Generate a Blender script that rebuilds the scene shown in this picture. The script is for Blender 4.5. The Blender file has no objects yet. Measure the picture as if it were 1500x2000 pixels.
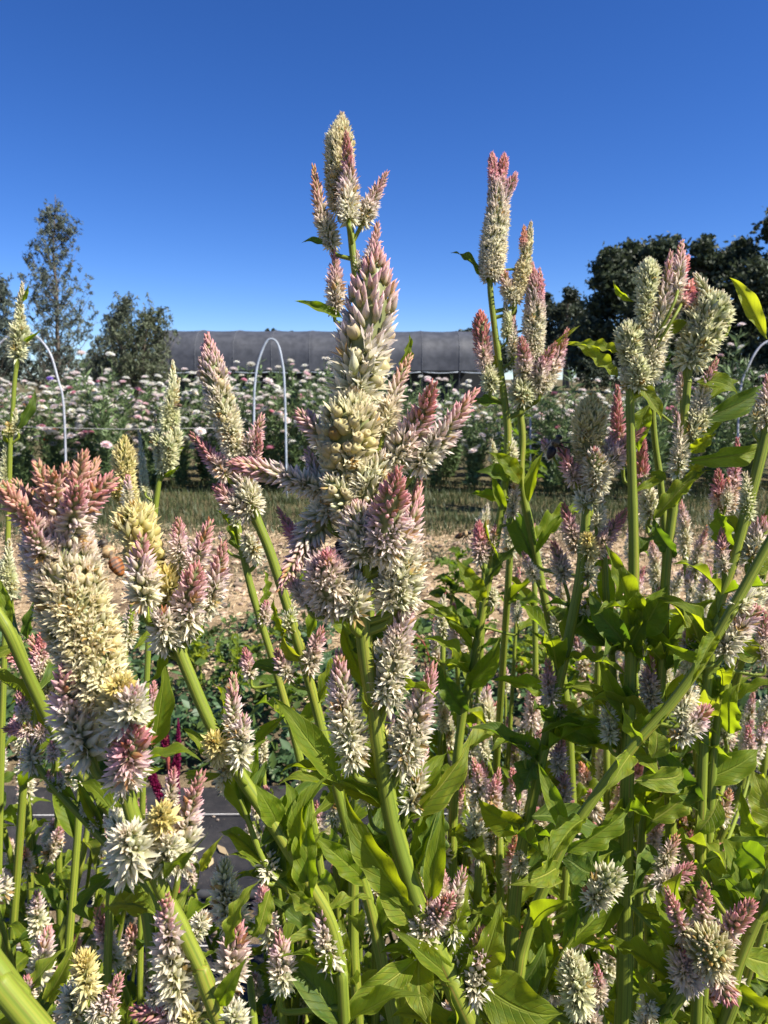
import bpy, math, random
import numpy as np
from mathutils import Vector, Matrix
R = math.radians
rng = np.random.default_rng(7)
random.seed(7)
sc = bpy.context.scene
COL = sc.collection

# ------------------------------------------------------------------ camera
CAM_H = 1.05
PITCH = 10.2
FPX = 1444.4            # focal length in photo pixels (1500 x 2000 frame)
cd = bpy.data.cameras.new("camera")
cam = bpy.data.objects.new("camera", cd)
COL.objects.link(cam)
cam.location = (0, 0, CAM_H)
cam.rotation_euler = (R(90 - PITCH), 0, 0)
cd.sensor_fit = 'VERTICAL'
cd.sensor_height = 36.0
cd.lens = 26.0
cd.clip_start = 0.01
cd.clip_end = 2000
cd.dof.use_dof = True
cd.dof.focus_distance = 0.36
cd.dof.aperture_fstop = 30.0
sc.camera = cam

# ------------------------------------------------------------------ light
SUN = Vector((0.80, -0.26, 0.92)).normalized()
SUN_EL = math.asin(SUN.z)
SUN_AZ = math.atan2(SUN.x, SUN.y)
w = bpy.data.worlds.new("World")
sc.world = w
w.use_nodes = True
nt = w.node_tree
nt.nodes.clear()
sky = nt.nodes.new('ShaderNodeTexSky')
sky.sky_type = 'NISHITA'
sky.sun_disc = False
sky.sun_elevation = SUN_EL
sky.sun_rotation = SUN_AZ
sky.altitude = 3000
sky.air_density = 1.0
sky.dust_density = 0.0
sky.ozone_density = 6.0
hs = nt.nodes.new('ShaderNodeHueSaturation')
hs.inputs['Hue'].default_value = 0.513
hs.inputs['Saturation'].default_value = 1.2
hs.inputs['Value'].default_value = 1.0
bg = nt.nodes.new('ShaderNodeBackground')
bg.inputs['Strength'].default_value = 0.081
wo = nt.nodes.new('ShaderNodeOutputWorld')
nt.links.new(sky.outputs[0], hs.inputs['Color'])
nt.links.new(hs.outputs[0], bg.inputs['Color'])
nt.links.new(bg.outputs[0], wo.inputs['Surface'])
sd = bpy.data.lights.new("sun", 'SUN')
sd.energy = 5.0
sd.angle = R(0.5)
sd.color = (1.0, 0.95, 0.87)
sun = bpy.data.objects.new("sun", sd)
COL.objects.link(sun)
sun.location = (3, 2, 6)
sun.rotation_euler = SUN.to_track_quat('Z', 'Y').to_euler()
sc.view_settings.view_transform = 'Standard'
sc.view_settings.look = 'None'
sc.view_settings.exposure = 1.0
sc.view_settings.gamma = 1.0
sc.cycles.max_bounces = 7
sc.cycles.diffuse_bounces = 4
sc.cycles.transmission_bounces = 4
sc.cycles.transparent_max_bounces = 8

_p = R(PITCH)
RIGHT = np.array([1.0, 0, 0])
FWD = np.array([0, math.cos(_p), -math.sin(_p)])
UP = np.array([0, math.sin(_p), math.cos(_p)])
CAMP = np.array([0, 0, CAM_H])


def P(x, y, d):
    """a point that stands d metres in front of the camera plane"""
    return CAMP + RIGHT * ((x - 750) / FPX * d) - UP * ((y - 1000) / FPX * d) + FWD * d


def GR(x, y, z=0.0):
    """the spot on the ground seen at photo position x, y"""
    v = RIGHT * ((x - 750) / FPX) - UP * ((y - 1000) / FPX) + FWD
    k = (z - CAM_H) / v[2]
    return CAMP + v * k


def unit(v):
    v = np.asarray(v, float)
    return v / max(1e-9, np.linalg.norm(v))


# ------------------------------------------------------------------ materials
def newmat(name):
    m = bpy.data.materials.new(name)
    m.use_nodes = True
    t = m.node_tree
    t.nodes.clear()
    o = t.nodes.new('ShaderNodeOutputMaterial')
    return m, t, o


class N:
    def __init__(s, t):
        s.t = t

    def __call__(s, typ, ins=None, **kw):
        n = s.t.nodes.new(typ)
        for k, v in kw.items():
            setattr(n, k, v)
        for k, v in (ins or {}).items():
            if hasattr(v, 'is_output') or isinstance(v, bpy.types.NodeSocket):
                s.t.links.new(v, n.inputs[k])
            else:
                n.inputs[k].default_value = v
        return n

    def math(s, op, a, b=0.0, c=0.0):
        n = s('ShaderNodeMath', {0: a, 1: b, 2: c}, operation=op)
        return n.outputs[0]

    def mix(s, f, a, b, blend='MIX'):
        n = s('ShaderNodeMixRGB', {0: f, 1: a, 2: b}, blend_type=blend)
        return n.outputs[0]

    def ss(s, x, lo, hi, a=0.0, b=1.0):
        n = s('ShaderNodeMapRange', {0: x, 1: lo, 2: hi, 3: a, 4: b}, interpolation_type='SMOOTHSTEP')
        return n.outputs[0]


def rgb(*c):
    return (c[0], c[1], c[2], 1.0)


def mat_petal(name, trans=0.42, rough=0.38):
    m, t, o = newmat(name)
    n = N(t)
    at = n('ShaderNodeAttribute', attribute_name='col').outputs[0]
    ge = n('ShaderNodeNewGeometry')
    nz = n('ShaderNodeTexNoise', {'Scale': 900.0, 'Detail': 2.0}).outputs[0]
    c = n.mix(n.ss(nz, .3, .75, 0, .12), at, rgb(.60, .52, .40), 'MULTIPLY')
    pb = n('ShaderNodeBsdfPrincipled', {'Base Color': c, 'Roughness': rough, 'Specular IOR Level': 0.28})
    tr = n('ShaderNodeBsdfTranslucent', {'Color': c})
    mx = n('ShaderNodeMixShader', {0: trans, 1: pb.outputs[0], 2: tr.outputs[0]})
    t.links.new(mx.outputs[0], o.inputs[0])
    return m


def mat_leaf(name, g1=(.07, .13, .014), g2=(.125, .19, .016), tc=(.56, .62, .012), trans=.52, rim=(.36, .42, .06)):
    m, t, o = newmat(name)
    n = N(t)
    at = n('ShaderNodeAttribute', attribute_name='uvp').outputs['Vector']
    sp = n('ShaderNodeSeparateXYZ', {0: at})
    x, y = sp.outputs[0], sp.outputs[1]
    ax = n.math('ABSOLUTE', x)
    rnd = n('ShaderNodeObjectInfo').outputs['Random']
    nz = n('ShaderNodeTexNoise', {'Vector': at, 'Scale': 3.5, 'Detail': 5.0, 'Roughness': .6}).outputs[0]
    mid = n.ss(ax, .03, .10, 1, 0)
    ph = n.math('FRACT', n.math('SUBTRACT', n.math('MULTIPLY', y, 9.0), n.math('MULTIPLY', ax, 2.2)))
    vd = n.math('ABSOLUTE', n.math('SUBTRACT', ph, .5))
    vein = n.ss(vd, .02, .10, 1, 0)
    edge = n.ss(ax, .90, .99, 0, 1)
    base = n.mix(rnd, rgb(*g1), rgb(*g2))
    base = n.mix(n.ss(nz, .35, .7), base, rgb(g2[0] * 1.5, g2[1] * 1.15, g2[2]))
    dead = n.ss(n.math('ADD', n.math('MULTIPLY', nz, .6), n.math('MULTIPLY', y, .25)), .60, .68, 0, .75)
    dead = n.math('MULTIPLY', dead, n.ss(n.math('FRACT', n.math('MULTIPLY', rnd, 7.31)), .80, .9, 0, 1))
    base = n.mix(dead, base, rgb(.30, .24, .05))
    mk = n.math('MAXIMUM', n.math('MULTIPLY', vein, .5), n.math('MAXIMUM', n.math('MULTIPLY', mid, .8), n.math('MULTIPLY', edge, .7)))
    base = n.mix(mk, base, rgb(*rim))
    tcol = n.mix(n.math('MULTIPLY', vein, .5), rgb(*tc), rgb(tc[0] * .6, tc[1] * .62, tc[2]))
    tcol = n.mix(rnd, tcol, rgb(tc[0] * .62, tc[1] * .85, tc[2]))
    tcol = n.mix(dead, tcol, rgb(.45, .30, .04))
    bh = n.math('SUBTRACT', n.math('MULTIPLY', nz, .4), n.math('MULTIPLY', n.math('ADD', vein, mid), .5))
    bp = n('ShaderNodeBump', {'Strength': .8, 'Distance': .002, 'Height': bh}).outputs[0]
    pb = n('ShaderNodeBsdfPrincipled', {'Base Color': base, 'Roughness': .5, 'Specular IOR Level': 0.22, 'Normal': bp})
    tr = n('ShaderNodeBsdfTranslucent', {'Color': tcol})
    mx = n('ShaderNodeMixShader', {0: trans, 1: pb.outputs[0], 2: tr.outputs[0]})
    av = n('ShaderNodeVectorMath', {0: at, 1: (.17, .5, 1)}, operation='MULTIPLY').outputs[0]
    av = n('ShaderNodeVectorMath', {0: av, 1: n('ShaderNodeCombineXYZ', {0: n.math('MULTIPLY', rnd, 37.0), 1: n.math('MULTIPLY', rnd, 91.0)}).outputs[0]}, operation='ADD').outputs[0]
    vo = n('ShaderNodeTexVoronoi', {'Vector': av, 'Scale': 9.0, 'Randomness': 1.0}).outputs[0]
    vn = n('ShaderNodeTexNoise', {'Vector': av, 'Scale': 30.0}).outputs[0]
    hole = n.math('MULTIPLY', n.math('LESS_THAN', n.math('ADD', vo, n.math('MULTIPLY', vn, .12)), .125), n.math('GREATER_THAN', n.math('FRACT', n.math('MULTIPLY', rnd, 5.7)), .55))
    tp = n('ShaderNodeBsdfTransparent')
    mx = n('ShaderNodeMixShader', {0: hole, 1: mx.outputs[0], 2: tp.outputs[0]})
    t.links.new(mx.outputs[0], o.inputs[0])
    return m


def mat_stem(name, a=(.155, .205, .022), b=(.09, .13, .014), c=(.24, .27, .03)):
    m, t, o = newmat(name)
    n = N(t)
    at = n('ShaderNodeAttribute', attribute_name='uvp').outputs['Vector']
    sp = n('ShaderNodeSeparateXYZ', {0: at})
    u, v = sp.outputs[0], sp.outputs[1]
    nz0 = n('ShaderNodeTexNoise', {'Vector': at, 'Scale': 5.0, 'Detail': 2.0}).outputs[0]
    s = n.math('ABSOLUTE', n.math('SUBTRACT', n.math('FRACT', n.math('ADD', n.math('MULTIPLY', u, 4.5), n.math('MULTIPLY', nz0, 1.3))), .5))
    cb = n('ShaderNodeCombineXYZ', {0: n.math('MULTIPLY', u, 14.0), 1: n.math('MULTIPLY', v, 12.0)}).outputs[0]
    nz = n('ShaderNodeTexNoise', {'Vector': cb, 'Scale': 1.0, 'Detail': 4.0}).outputs[0]
    groove = n.ss(s, .04, .24, .6, 0)
    base = n.mix(n.ss(nz, .35, .65), rgb(*a), rgb(*c))
    base = n.mix(groove, base, rgb(*b))
    red = n.ss(nz, .55, .75, 0, .4)
    base = n.mix(red, base, rgb(.30, .09, .05))
    pb = n('ShaderNodeBsdfPrincipled', {'Base Color': base, 'Roughness': .5, 'Specular IOR Level': .22})
    pb.inputs['Subsurface Weight'].default_value = 0.12
    pb.inputs['Subsurface Radius'].default_value = (.004, .005, .001)
    pb.inputs['Subsurface Scale'].default_value = .5
    t.links.new(pb.outputs[0], o.inputs[0])
    return m


def mat_plain(name, c, rough=.6, noise=0, c2=None, metal=0, spec=.4, attr=False, trans=0, bump=0, coord='Object'):
    m, t, o = newmat(name)
    n = N(t)
    col = rgb(*c)
    if attr:
        col = n('ShaderNodeAttribute', attribute_name='col').outputs[0]
    nz = None
    if noise:
        tc = n('ShaderNodeTexCoord').outputs[coord]
        nz = n('ShaderNodeTexNoise', {'Vector': tc, 'Scale': noise, 'Detail': 6.0, 'Roughness': .65}).outputs[0]
        if attr:
            col = n.mix(n.ss(nz, .3, .7, 0, .45), col, rgb(*(c2 or c)), 'MULTIPLY')
        else:
            col = n.mix(n.ss(nz, .35, .65), col, rgb(*(c2 or c)))
    pb = n('ShaderNodeBsdfPrincipled', {'Roughness': rough, 'Specular IOR Level': spec, 'Metallic': metal})
    if isinstance(col, tuple):
        pb.inputs['Base Color'].default_value = col
    else:
        t.links.new(col, pb.inputs['Base Color'])
    if bump and nz:
        bp = n('ShaderNodeBump', {'Strength': bump, 'Distance': .01, 'Height': nz}).outputs[0]
        t.links.new(bp, pb.inputs['Normal'])
    out = pb.outputs[0]
    if trans:
        tr = n('ShaderNodeBsdfTranslucent')
        if isinstance(col, tuple):
            tr.inputs[0].default_value = col
        else:
            t.links.new(col, tr.inputs[0])
        out = n('ShaderNodeMixShader', {0: trans, 1: out, 2: tr.outputs[0]}).outputs[0]
    t.links.new(out, o.inputs[0])
    return m


def mat_ground():
    m, t, o = newmat('soil and straw')
    n = N(t)
    pos = n('ShaderNodeNewGeometry').outputs['Position']
    sp = n('ShaderNodeSeparateXYZ', {0: pos})
    y = sp.outputs[1]
    big = n('ShaderNodeTexNoise', {'Vector': pos, 'Scale': 1.6, 'Detail': 4.0, 'Roughness': .6}).outputs[0]
    med = n('ShaderNodeTexNoise', {'Vector': pos, 'Scale': 14.0, 'Detail': 8.0, 'Roughness': .7}).outputs[0]
    fine = n('ShaderNodeTexNoise', {'Vector': pos, 'Scale': 90.0, 'Detail': 6.0, 'Roughness': .75}).outputs[0]
    straw = n.mix(n.ss(fine, .3, .7), rgb(.27, .18, .095), rgb(.60, .44, .26))
    soil = n.mix(n.ss(med, .35, .7), rgb(.14, .095, .055), rgb(.30, .215, .13))
    c = n.mix(n.ss(big, .38, .58), soil, straw)
    gr = n.mix(fine, rgb(.03, .04, .015), rgb(.08, .08, .035))
    yy = n.math('ADD', y, n.math('MULTIPLY', big, 1.6))
    c = n.mix(n.ss(yy, 5.6, 6.3, 0, .75), c, gr)
    c = n.mix(n.ss(yy, 3.6, 3.1, 0, .55), c, rgb(.10, .085, .055))
    h = n.math('ADD', n.math('MULTIPLY', med, .8), n.math('MULTIPLY', fine, .35))
    bp = n('ShaderNodeBump', {'Strength': .9, 'Distance': .03, 'Height': h}).outputs[0]
    pb = n('ShaderNodeBsdfPrincipled', {'Base Color': c, 'Roughness': .95, 'Specular IOR Level': .1, 'Normal': bp})
    t.links.new(pb.outputs[0], o.inputs[0])
    return m


def mat_cloth():
    m, t, o = newmat('woven black weed cloth')
    n = N(t)
    pos = n('ShaderNodeNewGeometry').outputs['Position']
    wv = n('ShaderNodeTexWave', {'Vector': pos, 'Scale': 160.0, 'Distortion': .6, 'Detail': 1.0}, bands_direction='X').outputs[1]
    wv2 = n('ShaderNodeTexWave', {'Vector': pos, 'Scale': 120.0, 'Distortion': .6, 'Detail': 1.0}, bands_direction='Y').outputs[1]
    dust = n('ShaderNodeTexNoise', {'Vector': pos, 'Scale': 9.0, 'Detail': 8.0, 'Roughness': .7}).outputs[0]
    grit = n('ShaderNodeTexNoise', {'Vector': pos, 'Scale': 140.0, 'Detail': 4.0, 'Roughness': .7}).outputs[0]
    c = n.mix(n.ss(dust, .35, .7), rgb(.030, .030, .034), rgb(.085, .078, .076))
    c = n.mix(n.ss(grit, .62, .7, 0, .8), c, rgb(.22, .18, .14))
    h = n.math('ADD', n.math('MULTIPLY', wv, .3), n.math('ADD', n.math('MULTIPLY', wv2, .3), n.math('MULTIPLY', dust, 3.0)))
    bp = n('ShaderNodeBump', {'Strength': .9, 'Distance': .006, 'Height': h}).outputs[0]
    pb = n('ShaderNodeBsdfPrincipled', {'Base Color': c, 'Roughness': .6, 'Specular IOR Level': .2, 'Normal': bp})
    t.links.new(pb.outputs[0], o.inputs[0])
    return m


M = dict(
    petal=mat_petal('papery floret'),
    leaf=mat_leaf('green leaf'),
    leaf_dark=mat_leaf('dark green leaf', (.045, .095, .016), (.075, .13, .018), (.32, .44, .015), .40, (.22, .28, .06)),
    leaf_pale=mat_leaf('yellow green leaf', (.11, .18, .02), (.17, .24, .025), (.58, .62, .02), .52, (.5, .5, .10)),
    stem=mat_stem('ribbed green stem'),
    stem_red=mat_stem('reddish weed stem', (.35, .07, .06), (.2, .05, .04), (.45, .14, .1)),
    ground=mat_ground(), cloth=mat_cloth(),
    herb=mat_plain('herb leaf', (.05, .09, .03), .5, attr=True, trans=.3),
    shade=mat_plain('grey shade cloth', (.045, .048, .055), .55, 3.0, (.075, .078, .088), spec=.5),
    opening_shade=mat_plain('painted shade of hoop house opening', (.02, .022, .024), .8),  # near-black colour painted for the shade inside the open side
    pipe=mat_plain('galvanised pipe', (.45, .47, .50), .4, 20, (.30, .31, .33), spec=.5),
    pvc=mat_plain('white plastic pipe', (.42, .47, .52), .5, 15, (.30, .34, .38)),
    bark=mat_plain('bark', (.09, .07, .055), .9, 12, (.16, .13, .10), bump=.6),
    tree_leaf=mat_plain('tree leaf', (.04, .06, .03), .55, attr=True, trans=.25),
    straw=mat_plain('straw', (.5, .38, .22), .8, attr=True),
    head=mat_plain('papery bracts', (.8, .75, .68), .55, attr=True, trans=.3),
    bee=mat_plain('bee body', (.1, .05, .02), .5, attr=True, spec=.4),
    tape=mat_plain('black drip tube', (.03, .03, .033), .35, 30, (.06, .06, .06)),
    string=mat_plain('white string', (.6, .58, .54), .8, 60, (.42, .40, .37)),
)


def mat_wing():
    m, t, o = newmat('clear insect wing')
    n = N(t)
    g = n('ShaderNodeBsdfGlossy', {'Color': rgb(.22, .22, .22), 'Roughness': .5})
    tp = n('ShaderNodeBsdfTransparent', {'Color': rgb(.8, .76, .7)})
    mx = n('ShaderNodeMixShader', {0: .94, 1: g.outputs[0], 2: tp.outputs[0]})
    t.links.new(mx.outputs[0], o.inputs[0])
    return m


M['wing'] = mat_wing()


# ------------------------------------------------------------------ mesh helpers
class G:
    def __init__(s):
        s.V, s.C, s.U, s.Q, s.T, s.n = [], [], [], [], [], 0

    def add(s, V, Q=None, T=None, C=None, U=None):
        V = np.asarray(V, float).reshape(-1, 3)
        k = len(V)
        s.V.append(V)
        C = np.ones((k, 3)) if C is None else np.asarray(C, float)
        if C.ndim == 1:
            C = np.tile(C, (k, 1))
        s.C.append(C)
        s.U.append(np.zeros((k, 2)) if U is None else np.asarray(U, float))
        if Q is not None and len(Q):
            s.Q.append(np.asarray(Q, int) + s.n)
        if T is not None and len(T):
            s.T.append(np.asarray(T, int) + s.n)
        s.n += k

    def mesh(s, name, mat, smooth=True):
        V = np.concatenate(s.V)
        C = np.concatenate(s.C)
        U = np.concatenate(s.U)
        Q = np.concatenate(s.Q) if s.Q else np.zeros((0, 4), int)
        T = np.concatenate(s.T) if s.T else np.zeros((0, 3), int)
        me = bpy.data.meshes.new(name)
        me.vertices.add(len(V))
        me.vertices.foreach_set('co', V.astype(np.float32).ravel())
        li = np.concatenate([Q.ravel(), T.ravel()]).astype(np.int32)
        me.loops.add(len(li))
        me.loops.foreach_set('vertex_index', li)
        np_ = len(Q) + len(T)
        me.polygons.add(np_)
        st = np.concatenate([np.arange(len(Q)) * 4, len(Q) * 4 + np.arange(len(T)) * 3]).astype(np.int32)
        me.polygons.foreach_set('loop_start', st)
        me.update(calc_edges=True)
        me.polygons.foreach_set('use_smooth', np.full(np_, smooth, bool))
        a = me.attributes.new('col', 'FLOAT_COLOR', 'POINT')
        a.data.foreach_set('color', np.concatenate([C, np.ones((len(C), 1))], 1).astype(np.float32).ravel())
        a = me.attributes.new('uvp', 'FLOAT_VECTOR', 'POINT')
        a.data.foreach_set('vector', np.concatenate([U, np.zeros((len(U), 1))], 1).astype(np.float32).ravel())
        me.materials.append(mat)
        return me


def link(name, me, parent=None, mw=None):
    """link an object; mw (or the mesh itself) is in world space"""
    o = bpy.data.objects.new(name, me)
    COL.objects.link(o)
    mw = Matrix.Identity(4) if mw is None else mw
    if parent is not None:
        o.parent = parent
        loc = parent.location if parent.parent is None else parent.location + parent.parent.location
        mw = Matrix.Translation(-Vector(loc)) @ mw
    o.matrix_basis = mw
    return o


def empty(name, loc, label, cat, group=None):
    o = bpy.data.objects.new(name, None)
    COL.objects.link(o)
    o.location = Vector(loc)
    o.empty_display_size = .02
    tag(o, label, cat, group)
    return o


def tag(o, label=None, cat=None, group=None, kind=None):
    if label:
        o['label'] = label
    if cat:
        o['category'] = cat
    if group:
        o['group'] = group
    if kind:
        o['kind'] = kind
    return o


def copy_tree(o, parent=None):
    c = o.copy()
    COL.objects.link(c)
    c.parent = parent
    for ch in list(o.children):
        copy_tree(ch, c)
    return c


def catmull(P0, n):
    P0 = np.asarray(P0, float)
    if len(P0) == 2:
        t = np.linspace(0, 1, n)[:, None]
        return P0[0] * (1 - t) + P0[1] * t
    A = np.vstack([2 * P0[0] - P0[1], P0, 2 * P0[-1] - P0[-2]])
    k = len(P0) - 1
    out = []
    for s in np.linspace(0, k - 1e-6, n):
        i = int(s)
        t = s - i
        a, b, c, d = A[i], A[i + 1], A[i + 2], A[i + 3]
        out.append(.5 * (2 * b + (c - a) * t + (2 * a - 5 * b + 4 * c - d) * t * t + (3 * b - a - 3 * c + d) * t ** 3))
    return np.array(out)


def frames(pts):
    d = np.gradient(pts, axis=0)
    d /= np.maximum(1e-9, np.linalg.norm(d, axis=1))[:, None]
    ref = np.array([.3, .9, .1]) if abs(d[0] @ unit([.3, .9, .1])) < .9 else np.array([1., 0, 0])
    A = np.cross(d, ref)
    A /= np.maximum(1e-9, np.linalg.norm(A, axis=1))[:, None]
    B = np.cross(d, A)
    return d, A, B


def tube(g, pts, rad, n=10, ribs=0.0, col=(1, 1, 1), cap=True, u0=0):
    pts = np.asarray(pts, float)
    k = len(pts)
    rad = np.full(k, rad) if np.isscalar(rad) else np.asarray(rad)
    d, A, B = frames(pts)
    a = np.linspace(0, 2 * math.pi, n, endpoint=False)
    rr = 1 + ribs * np.where(np.arange(n) % 2, 1, -1)
    ring = (np.cos(a) * rr)[None, :, None] * A[:, None, :] + (np.sin(a) * rr)[None, :, None] * B[:, None, :]
    V = pts[:, None, :] + ring * rad[:, None, None]
    i, j = np.meshgrid(np.arange(k - 1), np.arange(n), indexing='ij')
    q = np.stack([i * n + j, i * n + (j + 1) % n, (i + 1) * n + (j + 1) % n, (i + 1) * n + j], -1).reshape(-1, 4)
    L = np.concatenate([[0], np.cumsum(np.linalg.norm(np.diff(pts, axis=0), axis=1))])
    # u runs up and back down so that no seam shows
    uu = np.abs(np.arange(n) / n * 2 - 1)
    U = np.stack([np.tile(uu, (k, 1)), np.tile(L[:, None], (1, n))], -1).reshape(-1, 2)
    V = V.reshape(-1, 3)
    T = []
    if cap:
        V = np.vstack([V, pts[0] - d[0] * rad[0] * .4, pts[-1] + d[-1] * rad[-1] * .4])
        U = np.vstack([U, [0, 0], [0, L[-1]]])
        for jj in range(n):
            T.append([k * n, (jj + 1) % n, jj])
            T.append([k * n + 1, (k - 1) * n + jj, (k - 1) * n + (jj + 1) % n])
    g.add(V, q, T, np.asarray(col, float), U)


# ------------------------------------------------------------------ florets
def tmpl_bud(n=10, fat=.2, seam=.84, open_top=False):
    z = [0, .12, .35, .6, .82, 1.0] if not open_top else [0, .15, .4, .7, .92, .86]
    r = [.35, .82, 1.0, .66, .27, .0] if not open_top else [.4, .8, 1.0, .92, .6, .30]
    V, H = [], []
    for zi, ri in zip(z[:-1] if not open_top else z, r[:-1] if not open_top else r):
        for j in range(n):
            a = 2 * math.pi * j / n
            s = (1.0 if j % 2 else seam) if n >= 8 else 1.0
            V.append([math.cos(a) * ri * fat * s, math.sin(a) * ri * fat * s, zi])
            H.append(zi if s == 1 else zi * .6)
    k = 5 if not open_top else 6
    Q = [[i * n + j, i * n + (j + 1) % n, (i + 1) * n + (j + 1) % n, (i + 1) * n + j] for i in range(k - 1) for j in range(n)]
    V.append([0, 0, 1.0 if not open_top else .62])
    H.append(1.0 if not open_top else -.5)
    T = [[(k - 1) * n + j, (k - 1) * n + (j + 1) % n, k * n] for j in range(n)]
    return np.array(V), np.array(Q), np.array(T), np.array(H)


def tmpl_open(ang, wid=.15, tep=5, centre=True, tip=.0):
    V, Q, T, H = [], [], [], []
    for k in range(tep):
        a = 2 * math.pi * k / tep + .2
        er = np.array([math.cos(a), math.sin(a), 0])
        et = np.array([-math.sin(a), math.cos(a), 0])
        ez = np.array([0, 0, 1.])
        b0 = len(V)
        p = er * .06
        th = R(ang) * .45
        rows = [(0, .55), (.3, 1.0), (.62, .82), (.84, .42)]
        last = 0
        for s, ww in rows:
            th2 = R(ang) * (.45 + .65 * s)
            p = p + (er * math.sin(th2) + ez * math.cos(th2)) * (s - last)
            last = s
            nrm = er * math.cos(th2) - ez * math.sin(th2)
            for x in (-1, 0, 1):
                V.append(p + et * x * wid * ww + nrm * (.05 * ww if x == 0 else 0))
                H.append(s)
        th2 = R(ang) * (1.1 + tip)
        p = p + (er * math.sin(th2) + ez * math.cos(th2)) * .16
        V.append(p)
        H.append(1.0)
        for i in range(3):
            for j in range(2):
                q = b0 + i * 3 + j
                Q.append([q, q + 1, q + 4, q + 3])
        T.append([b0 + 9, b0 + 10, b0 + 12])
        T.append([b0 + 10, b0 + 11, b0 + 12])
    if centre:
        b0 = len(V)
        for zi, ri in ((0.0, .09), (.28, .10)):
            for j in range(5):
                a = 2 * math.pi * j / 5
                V.append([math.cos(a) * ri, math.sin(a) * ri, zi])
                H.append(-.3)
        V.append([0, 0, .62])
        H.append(.9)
        for j in range(5):
            Q.append([b0 + j, b0 + (j + 1) % 5, b0 + 5 + (j + 1) % 5, b0 + 5 + j])
            T.append([b0 + 5 + j, b0 + 5 + (j + 1) % 5, b0 + 10])
    return np.array(V), np.array(Q), np.array(T), np.array(H)


TM = {
    'bud': tmpl_bud(10, .175), 'budf': tmpl_bud(10, .22), 'half': tmpl_open(24, .135), 'open': tmpl_open(42, .125),
    'wide': tmpl_open(66, .12, tip=.15), 'pod': tmpl_bud(10, .42, .90, True),
    'budl': tmpl_bud(6, .19), 'openl': tmpl_open(42, .16, 5, False), 'halfl': tmpl_open(24, .16, 5, False),
}

# colours: cream base, mid, upper, tip
STY = {
    'p': [(.44, .48, .12), (.94, .87, .67), (.94, .74, .74), (.94, .52, .57), (.94, .41, .42)],
    'o': [(.44, .48, .12), (.93, .85, .64), (.94, .68, .64), (.94, .50, .46), (.94, .42, .20)],
    'l': [(.46, .50, .13), (.94, .88, .68), (.94, .77, .74), (.93, .60, .64), (.92, .47, .50)],
    'w': [(.44, .50, .12), (.95, .89, .67), (.95, .90, .70), (.94, .87, .68), (.90, .76, .62)],
    'y': [(.50, .50, .10), (.94, .84, .46), (.92, .80, .38), (.92, .75, .28), (.88, .74, .32)],
    'c': [(.44, .46, .12), (.93, .84, .56), (.93, .85, .60), (.90, .78, .56), (.88, .68, .50)],
    'g': [(.36, .42, .10), (.88, .86, .56), (.92, .88, .62), (.90, .82, .60), (.86, .70, .50)],
    'm': [(.44, .44, .16), (.92, .80, .66), (.88, .60, .60), (.82, .36, .42), (.78, .26, .29)],
    'r': [(.47, .45, .18), (.92, .76, .66), (.93, .56, .56), (.94, .40, .41), (.94, .33, .28)],
    'a': [(.47, .48, .14), (.93, .84, .60), (.94, .76, .70), (.95, .58, .54), (.95, .47, .36)],
    'k': [(.46, .47, .12), (.94, .85, .56), (.94, .80, .73), (.94, .64, .64), (.93, .52, .50)],
}


def lerp_stops(stops, xs, t):
    stops = np.array(stops)
    return np.stack([np.interp(t, xs, stops[:, i]) for i in range(stops.shape[1])], -1)


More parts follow.
